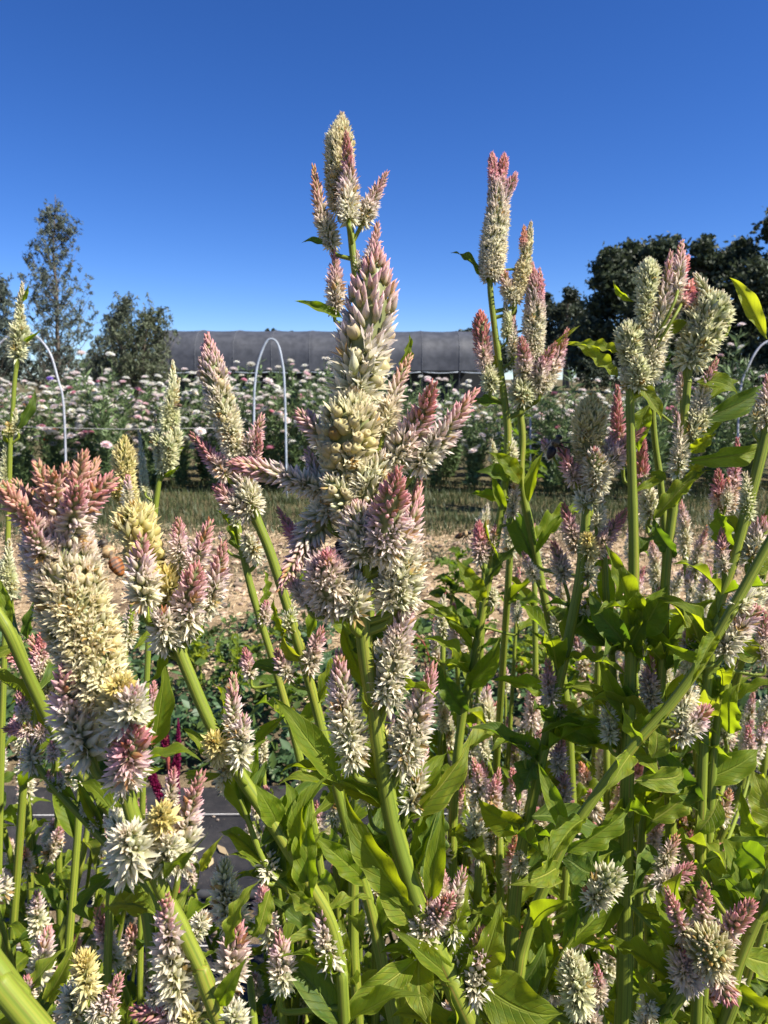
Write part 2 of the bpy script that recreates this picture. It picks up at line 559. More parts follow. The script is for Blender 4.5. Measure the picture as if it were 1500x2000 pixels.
def spike(path, Rw, sty='p', L=.008, pink=.62, openf=.45, shape='std', seed=0, lod=1, dens=1.0, droop=1.0, pod=0.0, up=.86, G0=None, core=(.35, .38, .16)):
    """a celosia flower head: florets in a spiral round a curved axis.  path base -> tip (world)"""
    r = np.random.default_rng(seed)
    g = G0 or G()
    pts = catmull(path, 24)
    H = np.linalg.norm(np.diff(pts, axis=0), axis=1).sum()
    d, A, B = frames(pts)
    ts = np.linspace(0, 1, 24)
    L = min(L, Rw * .98)
    if shape == 'std':
        ex, ev = [0, .08, .25, .5, .75, .93, 1], [.80, .96, 1, .86, .62, .42, .26]
    elif shape == 'cone':
        ex, ev = [0, .10, .25, .5, .75, 1], [.78, .96, 1, .72, .46, .20]
    elif shape == 'cyl':
        ex, ev = [0, .08, .3, .7, .9, 1], [.75, .95, 1, .95, .75, .45]
    elif shape == 'main':
        ex, ev = [0, .08, .5, .72, .88, .96, 1], [.80, .96, 1, .88, .66, .45, .28]
    else:   # blunt crest branch
        ex, ev = [0, .3, .7, .9, 1], [.8, 1, .95, .8, .55]
    env_m = np.mean(np.interp(ts, ex, ev)) * Rw
    cell = (L * .47) ** 2 / dens
    n = int(np.clip(2 * math.pi * env_m * H / cell, 26, 1500))
    tt = np.linspace(0, 1, 400)
    cdf = np.cumsum(np.interp(tt, ex, ev) / np.interp(tt, [0, .5, 1], [1.0, 1.0, .62]) ** 2 + .1)
    cdf /= cdf[-1]
    t = np.interp((np.arange(n) + .5) / n, cdf, tt)
    t = np.clip(t + r.normal(0, .006, n), 0, 1)
    ph = np.arange(n) * 2.39996 + r.normal(0, .22, n)
    env = np.interp(t, ex, ev) * Rw
    ang = np.radians(np.interp(t, [0, .08, .25, .5, .8, 1], [70 + 48 * droop, 60 + 32 * droop, 70 * up, 58 * up, 36 * up, 8]) + r.normal(0, 10, n) * np.interp(t, [0, .7, 1], [1, 1, .4]))
    Lf = L * np.interp(t, [0, .15, .6, .85, 1], [.95, 1, .95, .72, .5]) * r.uniform(.72, 1.14, n)
    Lf = np.minimum(Lf, env * 1.15 + .0012)
    cap = np.interp(t, [0, .7, .88, 1], [1, .75, .42, .10])
    rax = np.clip(env - Lf * np.sin(ang), .0007, np.maximum(.0008, env * cap))
    ax = np.stack([np.interp(t, ts, pts[:, i]) for i in range(3)], -1)
    dd = np.stack([np.interp(t, ts, d[:, i]) for i in range(3)], -1)
    AA = np.stack([np.interp(t, ts, A[:, i]) for i in range(3)], -1)
    BB = np.stack([np.interp(t, ts, B[:, i]) for i in range(3)], -1)
    rad = np.cos(ph)[:, None] * AA + np.sin(ph)[:, None] * BB
    z = dd * np.cos(ang)[:, None] + rad * np.sin(ang)[:, None]
    tn = np.cross(dd, rad)
    z = z + tn * r.normal(0, .19, n)[:, None]
    z /= np.linalg.norm(z, axis=1)[:, None]
    x = tn - (tn * z).sum(1)[:, None] * z
    x /= np.linalg.norm(x, axis=1)[:, None]
    y = np.cross(z, x)
    sp_ = r.uniform(0, 2 * math.pi, n)
    xs = x * np.cos(sp_)[:, None] + y * np.sin(sp_)[:, None]
    ys = np.cross(z, xs)
    org = ax + rad * rax[:, None]
    st = STY[sty]
    k1 = max(.08, pink - .30)
    base = lerp_stops([st[1], st[1], st[2], st[3], st[4]], [0, k1, pink, min(.96, pink + .2), 1.0], t)
    base = base * r.uniform(.86, 1.06, (n, 1)) * (1 + r.normal(0, .02, (n, 3)))
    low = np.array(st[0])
    wilt = r.uniform(0, 1, n) < .035
    base = np.where(wilt[:, None], base * np.array([.62, .42, .22]), base)
    u = r.uniform(0, 1, n)
    kind = np.empty(n, object)
    a, b = ('bud', 'budf') if lod else ('budl', 'budl')
    o1, o2, o3 = ('half', 'open', 'wide') if lod else ('halfl', 'openl', 'openl')
    for i in range(n):
        ti = t[i]
        if pod and u[i] < pod and .12 < ti < .8:
            kind[i] = 'pod'
        elif ti < openf * .5:
            kind[i] = o3 if u[i] < .28 else (o2 if u[i] < .82 else b)
        elif ti < openf:
            kind[i] = o2 if u[i] < .40 else (o1 if u[i] < .70 else b)
        elif ti < openf + .15:
            kind[i] = o1 if u[i] < .45 else a
        else:
            kind[i] = a
    for kd in set(kind):
        ix = np.where(kind == kd)[0]
        V, Q, T, Hh = TM[kd]
        m = len(ix)
        s = Lf[ix] * (1.0 if kd != 'pod' else .85)
        W = (V[None, :, 0, None] * xs[ix][:, None] + V[None, :, 1, None] * ys[ix][:, None] + V[None, :, 2, None] * z[ix][:, None]) * s[:, None, None] + org[ix][:, None]
        h = np.clip(Hh, 0, 1)[None, :, None]
        cc = base[ix][:, None, :] if kd != 'pod' else (base[ix][:, None, :] * np.array([.80, .74, .55]))
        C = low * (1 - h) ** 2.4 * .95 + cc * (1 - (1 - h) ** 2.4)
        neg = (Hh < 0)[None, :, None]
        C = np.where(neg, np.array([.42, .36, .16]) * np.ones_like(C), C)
        nv = len(V)
        off = (np.arange(m) * nv)[:, None, None]
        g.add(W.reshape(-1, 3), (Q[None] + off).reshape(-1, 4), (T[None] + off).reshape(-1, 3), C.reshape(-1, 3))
    cr = np.array([np.mean(rax[np.argsort(np.abs(t - q))[:8]]) for q in ts]) * .97
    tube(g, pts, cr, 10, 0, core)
    return g


# ------------------------------------------------------------------ leaves
def leaf_mesh(name, mat, ratio=.34, fold=.25, arch=.12, wave=.06, twist=.0, seed=0, nu=4, nv=24, waves=7, peak=.42, tipcurl=0):
    r = np.random.default_rng(seed)
    t = np.linspace(0, 1, nv)
    a = peak / (1 - peak)
    prof = (t ** (a * 1.25)) * ((1 - t) ** 1.25)
    prof /= prof.max()
    prof = np.maximum(prof, .035 * (t < .2))
    prof[-1] = 0.0
    s = np.linspace(-1, 1, 2 * nu + 1)
    V, U, C = [], [], []
    phs = r.uniform(0, 6, 2)
    side = r.uniform(.85, 1.1, 2)
    for i, ti in enumerate(t):
        cy = ti
        cz = -arch * 4 * (ti - .5) ** 2 + arch - tipcurl * max(0, ti - .7) ** 2 * 6
        cx = .03 * math.sin(ti * 4 + phs[0])
        tw = twist * ti
        for x in s:
            ww = ratio * .5 * prof[i] * (side[0] if x < 0 else side[1])
            wv = wave * abs(x) ** 2 * math.sin(ti * waves * 2 * math.pi + phs[0 if x < 0 else 1] + x * .6) * prof[i] ** .5 * ratio * 1.6
            lx = x * ww * math.cos(fold * abs(x))
            lz = abs(x) * ww * math.sin(fold + .3 * abs(x)) + wv
            xx = lx * math.cos(tw) - lz * math.sin(tw)
            zz = lx * math.sin(tw) + lz * math.cos(tw)
            V.append([cx + xx, cy + wv * .3, cz + zz])
            U.append([x, ti])
    m = len(s)
    Q = [[i * m + j, i * m + j + 1, (i + 1) * m + j + 1, (i + 1) * m + j] for i in range(nv - 1) for j in range(m - 1)]
    g = G()
    g.add(V, Q, None, None, U)
    # midrib, a thin raised rib under the blade
    mid = np.array([V[i * m + nu] for i in range(nv)])
    rr = np.interp(t, [0, 1], [.012, .003])
    gg = G()
    tube(gg, mid - np.array([0, 0, .004]), rr, 5)
    gg.U = [np.stack([np.zeros(len(gg.V[0])), np.full(len(gg.V[0]), .1)], -1)]
    g.add(gg.V[0], gg.Q[0], gg.T[0], None, gg.U[0])
    return g.mesh(name, mat)


LEAF = {}
for mk in ('leaf', 'leaf_dark', 'leaf_pale'):
    LEAF[mk] = []
    for i in range(8):
        rr = random.Random(i * 13 + len(mk))
        LEAF[mk].append(leaf_mesh('leaf', M[mk], .34, rr.uniform(.10, .42), rr.uniform(.03, .13), rr.uniform(.05, .14), rr.uniform(-.5, .5), i * 7 + len(mk), waves=rr.uniform(2.2, 4.2), peak=rr.uniform(.36, .48), tipcurl=rr.uniform(0, .4)))


def put_leaf(parent, base, tip, width, nrm, mk='leaf', var=None):
    base = np.asarray(base)
    tip = np.asarray(tip)
    y = tip - base
    Ln = np.linalg.norm(y)
    y = y / Ln
    z = np.asarray(nrm, float)
    z = unit(z - (z @ y) * y)
    x = np.cross(y, z)
    sx = width / .34
    m = Matrix(((x[0] * sx, y[0] * Ln, z[0] * Ln, base[0]), (x[1] * sx, y[1] * Ln, z[1] * Ln, base[1]), (x[2] * sx, y[2] * Ln, z[2] * Ln, base[2]), (0, 0, 0, 1)))
    me = LEAF[mk][random.randrange(8) if var is None else var]
    return link('leaf', me, parent, m)


# ------------------------------------------------------------------ setting
def grid_sheet(x0, x1, y0, y1, z, nx, ny, fn=None):
    xs = np.linspace(x0, x1, nx)
    ys = np.linspace(y0, y1, ny)
    X, Y = np.meshgrid(xs, ys)
    Z = np.full_like(X, z)
    if fn is not None:
        Z = Z + fn(X, Y)
    V = np.stack([X, Y, Z], -1).reshape(-1, 3)
    i, j = np.meshgrid(np.arange(ny - 1), np.arange(nx - 1), indexing='ij')
    q = np.stack([i * nx + j, i * nx + j + 1, (i + 1) * nx + j + 1, (i + 1) * nx + j], -1).reshape(-1, 4)
    g = G()
    g.add(V, q)
    return g


g = G()
rings = [(-600, 900)]
g.add([[-700, -60, 0], [700, -60, 0], [700, 1200, 0], [-700, 1200, 0]], [[0, 1, 2, 3]])
tag(link('ground', g.mesh('ground', M['ground'])), kind='structure')


def wr(seed, amp, k):
    r = np.random.default_rng(seed)
    ph = r.uniform(0, 6, 8)
    kx = r.normal(0, k, 8)
    ky = r.normal(0, k, 8)
    return lambda X, Y: sum(np.sin(X * kx[i] + Y * ky[i] + ph[i]) for i in range(8)) * amp


g = grid_sheet(-3.2, 3.2, -1.0, 1.215, .012, 160, 90, wr(1, .0016, 20))
tag(link('weed_cloth', g.mesh('weed_cloth', M['cloth'])), kind='structure')
g = grid_sheet(-3.2, 3.2, 1.315, 1.76, .012, 160, 40, wr(2, .0018, 20))
tag(link('weed_cloth', g.mesh('weed_cloth', M['cloth'])), kind='structure')


def line_thing(name, pts, rad, mat, label, cat, group=None, n=8):
    g = G()
    tube(g, catmull(pts, 60), rad, n)
    o = link(name, g.mesh(name, mat))
    tag(o, label, cat, group)
    return o


line_thing('drip_tube', [(-3, 1.335, .03), (-1.5, 1.325, .028), (-.6, 1.33, .03), (.2, 1.325, .028), (.9, 1.335, .03), (3, 1.33, .03)], .009, M['tape'],
           'black drip irrigation tube lying on the weed cloth beside the strip of bare soil', 'irrigation tube')
line_thing('drip_tube', [(-3, 1.05, .028), (-1.2, 1.045, .025), (0, 1.052, .027), (1, 1.046, .026), (3, 1.05, .028)], .008, M['tape'],
           'black drip irrigation tube nearest the camera, lying under the celosia stems', 'irrigation tube')
line_thing('string', [(-3, 1.20, .02), (-.9, 1.197, .0195), (0, 1.202, .0205), (3, 1.20, .02)], .0016, M['string'],
           'white marker thread sewn along the near edge of the black weed cloth', 'string', n=5)
line_thing('string', [(-3, 1.62, .02), (-.9, 1.618, .0195), (0, 1.622, .0205), (3, 1.62, .02)], .0016, M['string'],
           'white marker thread running across the middle of the far strip of weed cloth', 'string', n=5)

# straw and soil crumbs on the path
g = G()
n = 15000
r = rng
x = r.uniform(-3.4, 3.4, n)
y = 2.25 + 3.0 * r.uniform(0, 1, n) ** .9
keep = np.abs(x) < y * .62
x, y = x[keep], y[keep]
n = len(x)
a = r.uniform(0, math.pi, n)
Ls = r.uniform(.012, .05, n)
ws = r.uniform(.0015, .004, n)
z = r.uniform(.004, .014, n)
dx, dy = np.cos(a) * Ls / 2, np.sin(a) * Ls / 2
ox, oy = -np.sin(a) * ws, np.cos(a) * ws
tz = r.uniform(-.006, .006, n)
V = np.stack([np.stack([x - dx - ox, y - dy - oy, z - tz], -1), np.stack([x + dx - ox, y + dy - oy, z + tz], -1), np.stack([x + dx + ox, y + dy + oy, z + tz + .002], -1), np.stack([x - dx + ox, y - dy + oy, z - tz + .002], -1)], 1)
c = np.array([.58, .44, .27]) * r.uniform(.45, 1.25, (n, 1))
g.add(V.reshape(-1, 3), np.arange(n * 4).reshape(-1, 4), None, np.repeat(c, 4, 0))
tag(link('straw', g.mesh('straw', M['straw'])), 'loose pale straw mulch scattered over the dirt path', 'straw', kind='stuff')


# clods
def clods(name, n, xr, yr, sz, col, label, zb=0.0):
    g = G()
    ico = [(0, 0, 1), (.89, 0, .45), (.28, .85, .45), (-.72, .53, .45), (-.72, -.53, .45), (.28, -.85, .45), (.6, .5, -.3), (-.3, .8, -.3), (-.8, 0, -.3), (-.3, -.8, -.3), (.6, -.5, -.3)]
    F = [(0, 1, 2), (0, 2, 3), (0, 3, 4), (0, 4, 5), (0, 5, 1), (1, 6, 2), (2, 6, 7), (2, 7, 3), (3, 7, 8), (3, 8, 4), (4, 8, 9), (4, 9, 5), (5, 9, 10), (5, 10, 1), (1, 10, 6)]
    ico = np.array(ico)
    F = np.array(F)
    for i in range(n):
        s = rng.uniform(.3, 1) ** 2 * sz
        p = np.array([rng.uniform(*xr), rng.uniform(*yr), zb + s * .25])
        g.add(ico * rng.uniform(.7, 1.3, (11, 1)) * np.array([s, s * rng.uniform(.6, 1.2), s * .7]) + p, None, F, np.array(col) * rng.uniform(.5, 1.3))
    tag(link(name, g.mesh(name, M['straw'], False)), label, 'soil', kind='stuff')


clods('soil_clods', 1600, (-2.6, 2.6), (2.3, 5.0), .028, (.40, .29, .20), 'small dry clods and stones lying on the dirt path')
clods('soil_crumbs', 900, (-1.3, 1.3), (1.215, 1.32), .010, (.22, .17, .13), 'crumbly grey soil in the open strip between the two weed cloths')


clods('soil_specks', 500, (-1.3, 1.3), (.6, 1.76), .006, (.26, .20, .15), 'specks of dry soil spilled over the black weed cloth', .014)
g = G()
for i in range(260):
    L_ = rng.uniform(.008, .03)
    a_ = rng.uniform(0, 6.28)
    c_ = np.array([rng.uniform(-1.3, 1.3), rng.uniform(.6, 1.75), .024])
    dx_ = np.array([math.cos(a_), math.sin(a_), rng.uniform(-.2, .2)]) * L_
    dy_ = np.array([-math.sin(a_), math.cos(a_), rng.uniform(-.4, .4)]) * L_ * rng.uniform(.15, .35)
    g.add([c_ - dx_, c_ + dy_, c_ + dx_, c_ - dy_], [[0, 1, 2, 3]], None, np.array([.36, .27, .15]) * rng.uniform(.5, 1.4))
tag(link('leaf_litter', g.mesh('leaf_litter', M['straw'])), 'dry fallen leaf bits scattered over the black weed cloth', 'litter', kind='stuff')


# grass
def blades(g, x, y, h, w_, col, lean=.4, bend=True, z0=0.0):
    n = len(x)
    a = rng.uniform(0, 2 * math.pi, n)
    ln = rng.uniform(.1, 1, n) * lean * h
    px, py = np.cos(a), np.sin(a)
    b = np.stack([x, y, np.full(n, z0)], -1)
    s = np.stack([-py, px, np.zeros(n)], -1) * (w_ / 2)[:, None]
    up = np.array([0, 0, 1.])
    dv = np.stack([px, py, np.zeros(n)], -1)
    mid = b + up * (h * .6)[:, None] + dv * (ln * .3)[:, None]
    tip = b + up * h[:, None] + dv * ln[:, None]
    V = np.stack([b - s, b + s, mid + s * .8, mid - s * .8, tip], 1).reshape(-1, 3)
    k = np.arange(n)[:, None] * 5
    g.add(V, k + np.array([[0, 1, 2, 3]]), k + np.array([[3, 2, 4]]), np.repeat(col, 5, 0))


def field(n, xr, yr, hr, wr_, c0, c1, clump=0.0, g=None):
    g = g or G()
    x = rng.uniform(*xr, n)
    y = rng.uniform(*yr, n)
    if clump:
        m = 260
        cx, cy = rng.uniform(*xr, m), rng.uniform(*yr, m)
        k = rng.integers(0, m, n)
        sel = rng.uniform(0, 1, n) < clump
        x = np.where(sel, cx[k] + rng.normal(0, .08, n), x)
        y = np.where(sel, cy[k] + rng.normal(0, .07, n), y)
    f = rng.uniform(0, 1, (n, 1))
    c = np.array(c0) * (1 - f) + np.array(c1) * f
    blades(g, x, y, rng.uniform(*hr, n), rng.uniform(*wr_, n), c, .7)
    return g


g = field(42000, (-4.2, 4.2), (4.9, 7.4), (.02, .085), (.003, .007), (.04, .065, .02), (.12, .14, .055), .45)
field(9000, (-3.6, 3.6), (3.9, 5.2), (.01, .04), (.003, .006), (.08, .10, .04), (.25, .22, .12), .85, g)
tag(link('grass', g.mesh('grass', M['herb'])), 'short dry green grass beside the dirt path', 'grass', kind='stuff')


# low mixed weeds between the path and the black cloth
def leaflets(g, c, nrm, dirv, Ls, Ws, col):
    """many small pointed leaves given centre, direction, normal"""
    s = np.cross(dirv, nrm)
    s /= np.linalg.norm(s, axis=1)[:, None]
    b = c - dirv * (Ls / 2)[:, None]
    t = c + dirv * (Ls / 2)[:, None]
    m1 = c - dirv * (Ls * .12)[:, None]
    l = m1 - s * (Ws / 2)[:, None] + nrm * (Ws * .15)[:, None]
    r_ = m1 + s * (Ws / 2)[:, None] + nrm * (Ws * .15)[:, None]
    V = np.stack([b, r_, t, l], 1).reshape(-1, 3)
    k = np.arange(len(c))[:, None] * 4
    g.add(V, None, np.concatenate([k + np.array([[0, 1, 2]]), k + np.array([[0, 2, 3]])]), np.repeat(col, 4, 0))


def rand_dirs(n, up=.3):
    v = rng.normal(0, 1, (n, 3))
    v[:, 2] = np.abs(v[:, 2]) * .6 + up
    return v / np.linalg.norm(v, axis=1)[:, None]


g = G()
m = 760
cx = rng.uniform(-2.2, 2.2, m)
cy = 1.80 + 1.35 * rng.uniform(0, 1, m) ** 1.4
for i in range(m):
    k = 34
    rad = rng.uniform(.04, .10)
    hh = rng.uniform(.05, .16) * np.interp(cy[i], [1.8, 2.5, 3.2], [1.3, .8, .4])
    a = rng.uniform(0, 2 * math.pi, k)
    rr = rad * rng.uniform(0, 1, k) ** .5
    c = np.stack([cx[i] + np.cos(a) * rr, cy[i] + np.sin(a) * rr, rng.uniform(.1, 1, k) * hh], -1)
    ferny = rng.uniform() < .5
    Ls = rng.uniform(.012, .03, k) if ferny else rng.uniform(.03, .055, k)
    Ws = Ls * (rng.uniform(.15, .3, k) if ferny else rng.uniform(.45, .6, k))
    base = np.array([.065, .12, .045]) if rng.uniform() < .6 else np.array([.09, .14, .03])
    d_ = rand_dirs(k, .1)
    leaflets(g, c, rand_dirs(k, .8), d_, Ls, Ws, base * rng.uniform(.6, 1.5, (k, 1)))
for i in range(150):
    k = 26
    X_, Y_ = rng.uniform(-2.6, 2.6), rng.uniform(2.9, 5.0)
    rad = rng.uniform(.05, .16)
    a = rng.uniform(0, 2 * math.pi, k)
    rr = rad * rng.uniform(0, 1, k) ** .5
    c = np.stack([X_ + np.cos(a) * rr, Y_ + np.sin(a) * rr, rng.uniform(.1, 1, k) * rng.uniform(.02, .07)], -1)
    Ls = rng.uniform(.02, .05, k)
    leaflets(g, c, rand_dirs(k, .8), rand_dirs(k, .1), Ls, Ls * .35, np.array([.08, .10, .05]) * rng.uniform(.5, 1.5, (k, 1)))
tag(link('ground_cover', g.mesh('ground_cover', M['herb'])), 'low tangled green weeds growing between the dirt path and the black cloth', 'weeds', kind='stuff')


# ------------------------------------------------------------------ hoop house
def hoop_house():
    d0 = P(330, 740, 27)
    x0, x1 = P(318, 700, 30)[0], P(968, 700, 30)[0]
    root = empty('hoop_house', ((x0 + x1) / 2, 31, 0), 'long grey shade-cloth hoop house behind the white flower row', 'hoop house')
    g = G()
    ys0, W, H, Z0 = 30.0, 6.0, 3.05, 1.38
    nb = 9
    nx, na = nb * 8 + 1, 22
    V = []
    for i in range(nx):
        u = i / (nx - 1)
        sag = -.035 * math.sin((u * nb % 1) * math.pi) ** .7
        for j in range(na):
            a = math.pi * j / (na - 1)
            hz = (H - Z0 + sag)
            ca = math.copysign(abs(math.cos(a)) ** .5, math.cos(a))
            yy = ys0 + W / 2 - ca * (W / 2 + sag)
            zz = Z0 + math.sin(a) ** .62 * hz
            V.append([x0 + (x1 - x0) * u + .25 * math.sin(a) * 0, yy - .5 * (u - .5) * -1.2, zz])
    q = [[i * na + j, i * na + j + 1, (i + 1) * na + j + 1, (i + 1) * na + j] for i in range(nx - 1) for j in range(na - 1)]
    g.add(V, q)
    link('cover', g.mesh('cover', M['shade']), root)
    for b in range(nb + 1):
        u = b / nb
        pts = []
        for j in range(22):
            a = math.pi * j / 21
            ca = math.copysign(abs(math.cos(a)) ** .5, math.cos(a))
            pts.append([x0 + (x1 - x0) * u, ys0 + W / 2 - ca * (W / 2) + .6 * (u - .5), Z0 + math.sin(a) ** .62 * (H - Z0)])
        pts = [[pts[0][0], pts[0][1], 0]] + pts + [[pts[-1][0], pts[-1][1], 0]]
        gg = G()
        tube(gg, pts, .014, 6)
        link('hoop', gg.mesh('hoop', M['seam']), root)
    gg = G()
    # rolled lower edge of the cover
    for b in range(nb):
        ua, ub = (b + .04) / nb, (b + .96) / nb
        p = [[x0 + (x1 - x0) * u, ys0 - .06 + .6 * (u - .5), Z0 - .05 - .05 * math.sin((u * nb % 1) * math.pi)] for u in np.linspace(ua, ub, 7)]
        tube(gg, p, .02, 6)
    link('rolled_side', gg.mesh('rolled_side', M['pvc']), root)
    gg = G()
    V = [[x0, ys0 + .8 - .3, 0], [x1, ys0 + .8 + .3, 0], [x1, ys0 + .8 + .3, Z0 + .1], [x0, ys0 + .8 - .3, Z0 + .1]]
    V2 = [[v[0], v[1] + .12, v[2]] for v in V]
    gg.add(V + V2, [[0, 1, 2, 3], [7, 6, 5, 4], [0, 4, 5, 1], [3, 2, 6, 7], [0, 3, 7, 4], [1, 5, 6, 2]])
    link('opening_shade_sheet', gg.mesh('opening_shade_sheet', M['opening_shade'], False), root)  # added dark sheet standing in for shade below the raised cover


M['seam'] = mat_plain('cover seam', (.075, .08, .09), .6, 4, (.11, .115, .125))
hoop_house()


def tunnel_hoop(pts, d, rad, mat, label):
    g = G()
    W_ = [P(x, y, d) for x, y in pts]
    for k in (0, -1):
        if W_[k][2] < .5:
            W_[k][2] = 0
    tube(g, catmull(W_, 40), rad, 8)
    o = link('tunnel_hoop', g.mesh('tunnel_hoop', mat))
    tag(o, label, 'hoop', 'bare hoops standing over the flower row')


tunnel_hoop([(497, 960), (496, 800), (500, 730), (510, 690), (524, 664), (540, 668), (550, 700), (556, 760), (560, 960)], 6.6, .010, M['pvc'], 'pale plastic hoop rising in front of the grey hoop house')
tunnel_hoop([(-50, 960), (-45, 800), (-20, 700), (20, 655), (60, 650), (95, 685), (113, 740), (125, 800), (128, 960)], 6.2, .009, M['pipe'], 'grey metal hoop beside the tall thin tree at the left edge')
tunnel_hoop([(1440, 960), (1444, 780), (1462, 715), (1490, 672), (1530, 665), (1570, 700), (1585, 800), (1588, 960)], 6.4, .009, M['pipe'], 'grey metal hoop at the right edge under the dark oaks')
g = G()
tube(g, [GR(1036, 965) * [1, 1, 0], P(1036, 812, GR(1036, 965)[1] * 1.0)], .009, 6)
tag(link('metal_stake', g.mesh('metal_stake', M['pipe'])), 'thin upright metal stake at the front of the flower row', 'stake')
g = G()
tube(g, catmull([P(-60, 832, 6.35), P(60, 834, 6.35), P(230, 838, 6.35), P(420, 836, 6.35)], 30), .0025, 5)
tag(link('string', g.mesh('string', M['string'])), 'pale support string stretched level along the left part of the flower row', 'string')


# ------------------------------------------------------------------ trees
def blob_tree(name, label, cat, group, d, blobs, trunk, nleaf, ls, col, seed, narrow=.35, shell=.5, mat=None, limb=.05, depth=1.0):
    """trunk + limbs reaching into leaf clumps.  blobs: (x, y, radius) in photo px at distance d"""
    global rng
    r = np.random.default_rng(seed)
    tb = P(trunk[0], trunk[1], d)
    tb = np.array([tb[0], tb[1], 0])
    root = empty(name, tb, label, cat, group)
    C = []
    for b in blobs:
        dz = r.normal(0, 1) * b[2] / FPX * d * depth
        c = P(b[0], b[1], d)
        c[1] += dz
        C.append((c, b[2] / FPX * d))
    # trunk
    top = max(C, key=lambda q: q[0][2])[0]
    mean = np.mean([c for c, _ in C], axis=0)
    g = G()
    hh = top[2]
    tw = limb * hh / 5
    tpts = catmull([tb, tb + (mean - tb) * np.array([.3, .3, .5]), mean * .6 + top * .4, top], 16)
    tube(g, tpts, np.linspace(tw, tw * .12, 16), 8)
    for c, rad in C:
        k = int(np.clip(np.argmin(np.linalg.norm(tpts - (c - [0, 0, rad * 1.2]), axis=1)), 2, 14))
        s = tpts[k]
        e = c + r.normal(0, .2, 3) * rad
        m_ = (s + e) / 2 + np.array([0, 0, -.06 * np.linalg.norm(e - s)])
        lp = catmull([s, m_, e], 9)
        wl = max(tw * .10, tw * (1 - k / 18) * .42)
        tube(g, lp, np.linspace(wl, wl * .25, 9), 6)
        for q in range(4):
            e2 = c + unit(r.normal(0, 1, 3)) * rad * .85
            s2 = lp[r.integers(4, 8)]
            tube(g, catmull([s2, (s2 + e2) / 2 + r.normal(0, .08, 3) * rad, e2], 5), np.linspace(wl * .35, wl * .08, 5), 4)
    link('trunk', g.mesh('trunk', M['bark']), root)
    g = G()
    tot = sum(rad ** 2 for _, rad in C)
    for c, rad in C:
        m = int(nleaf * rad ** 2 / tot)
        # sub clumps give a broken outline
        ns = max(7, int(m / 75))
        sd = r.normal(0, 1, (ns, 3))
        sd /= np.linalg.norm(sd, axis=1)[:, None]
        sc_ = c + sd * rad * r.uniform(.1, 1.0, (ns, 1)) * np.array([1, 1, .85])
        k = r.integers(0, ns, m)
        p = sc_[k] + r.normal(0, 1, (m, 3)) * rad * r.uniform(.15, .38 if d > 40 else .50, ns)[k][:, None] * np.array([1, 1, .7])
        dv = r.normal(0, 1, (m, 3))
        dv[:, 2] -= .5 if narrow < .3 else 0
        dv /= np.linalg.norm(dv, axis=1)[:, None]
        nv = r.normal(0, 1, (m, 3))
        nv[:, 2] = np.abs(nv[:, 2]) + .3
        nv -= (nv * dv).sum(1)[:, None] * dv
        nv /= np.linalg.norm(nv, axis=1)[:, None]
        L_ = ls * r.uniform(.6, 1.4, m)
        cc = np.array(col) * r.uniform(.55, 1.5, (m, 1)) * r.uniform(.8, 1.2, ns)[k][:, None]
        leaflets(g, p, nv, dv, L_, L_ * narrow, cc)
    link('crown', g.mesh('crown', mat or M['tree_leaf'], False), root)
    return root


def feather_tree(name, label, d, x0, prof, nbr, seed, col, ls, group=None):
    """airy conical young tree; prof: (photo y, half width px, centre x)"""
    r = np.random.default_rng(seed)
    tb = P(x0, 950, d)
    tb[2] = 0
    root = empty(name, tb, label, 'tree', group)
    ys_ = np.array([q[0] for q in prof], float)
    hw = np.array([q[1] for q in prof], float)
    cx_ = np.array([q[2] for q in prof], float)
    trunk = catmull([tb] + [P(c_, y_, d) for y_, c_ in zip(ys_[::-1], cx_[::-1])], 40)
    g = G()
    tube(g, trunk, np.linspace(.055, .006, 40), 8)
    gl = G()
    for k in range(nbr):
        u = r.uniform(0, 1) ** .8
        y_ = ys_[0] + (ys_[-1] - ys_[0]) * u + 4
        h_ = np.interp(y_, ys_, hw)
        c_ = np.interp(y_, ys_, cx_)
        a = r.uniform(0, 6.283)
        reach = h_ * r.uniform(.55, 1.12)
        e = P(c_ + math.cos(a) * reach, y_, d)
        e[1] += math.sin(a) * h_ / FPX * d
        z0 = e[2] - (reach / FPX * d) * r.uniform(.7, 1.3) - .15
        s0 = trunk[int(np.clip(np.argmin(np.abs(trunk[:, 2] - z0)), 2, 38))]
        br = catmull([s0, s0 * .45 + e * .55 - [0, 0, .10 * np.linalg.norm(e - s0)], e], 10)
        wl = .006 + .010 * u
        tube(g, br, np.linspace(wl, .002, 10), 5)
        for q in range(5):
            j_ = r.integers(3, 10)
            st = br[j_]
            e2 = st + unit(r.normal(0, 1, 3) + [0, 0, .5]) * r.uniform(.12, .34)
            tube(g, [st, e2], .0025, 3)
            m = r.integers(9, 22)
            f = r.uniform(0, 1.05, m)[:, None]
            p = st * (1 - f) + e2 * f + r.normal(0, .028, (m, 3))
            dv = r.normal(0, 1, (m, 3)) + [0, 0, -.7]
            dv /= np.linalg.norm(dv, axis=1)[:, None]
            nv = r.normal(0, 1, (m, 3))
            nv -= (nv * dv).sum(1)[:, None] * dv
            nv /= np.linalg.norm(nv, axis=1)[:, None]
            L_ = ls * r.uniform(.6, 1.4, m)
            leaflets(gl, p, nv, dv, L_, L_ * .26, np.array(col) * r.uniform(.6, 1.5, (m, 1)))
    link('trunk', g.mesh('trunk', M['bark']), root)
    link('crown', gl.mesh('crown', M['tree_leaf'], False), root)


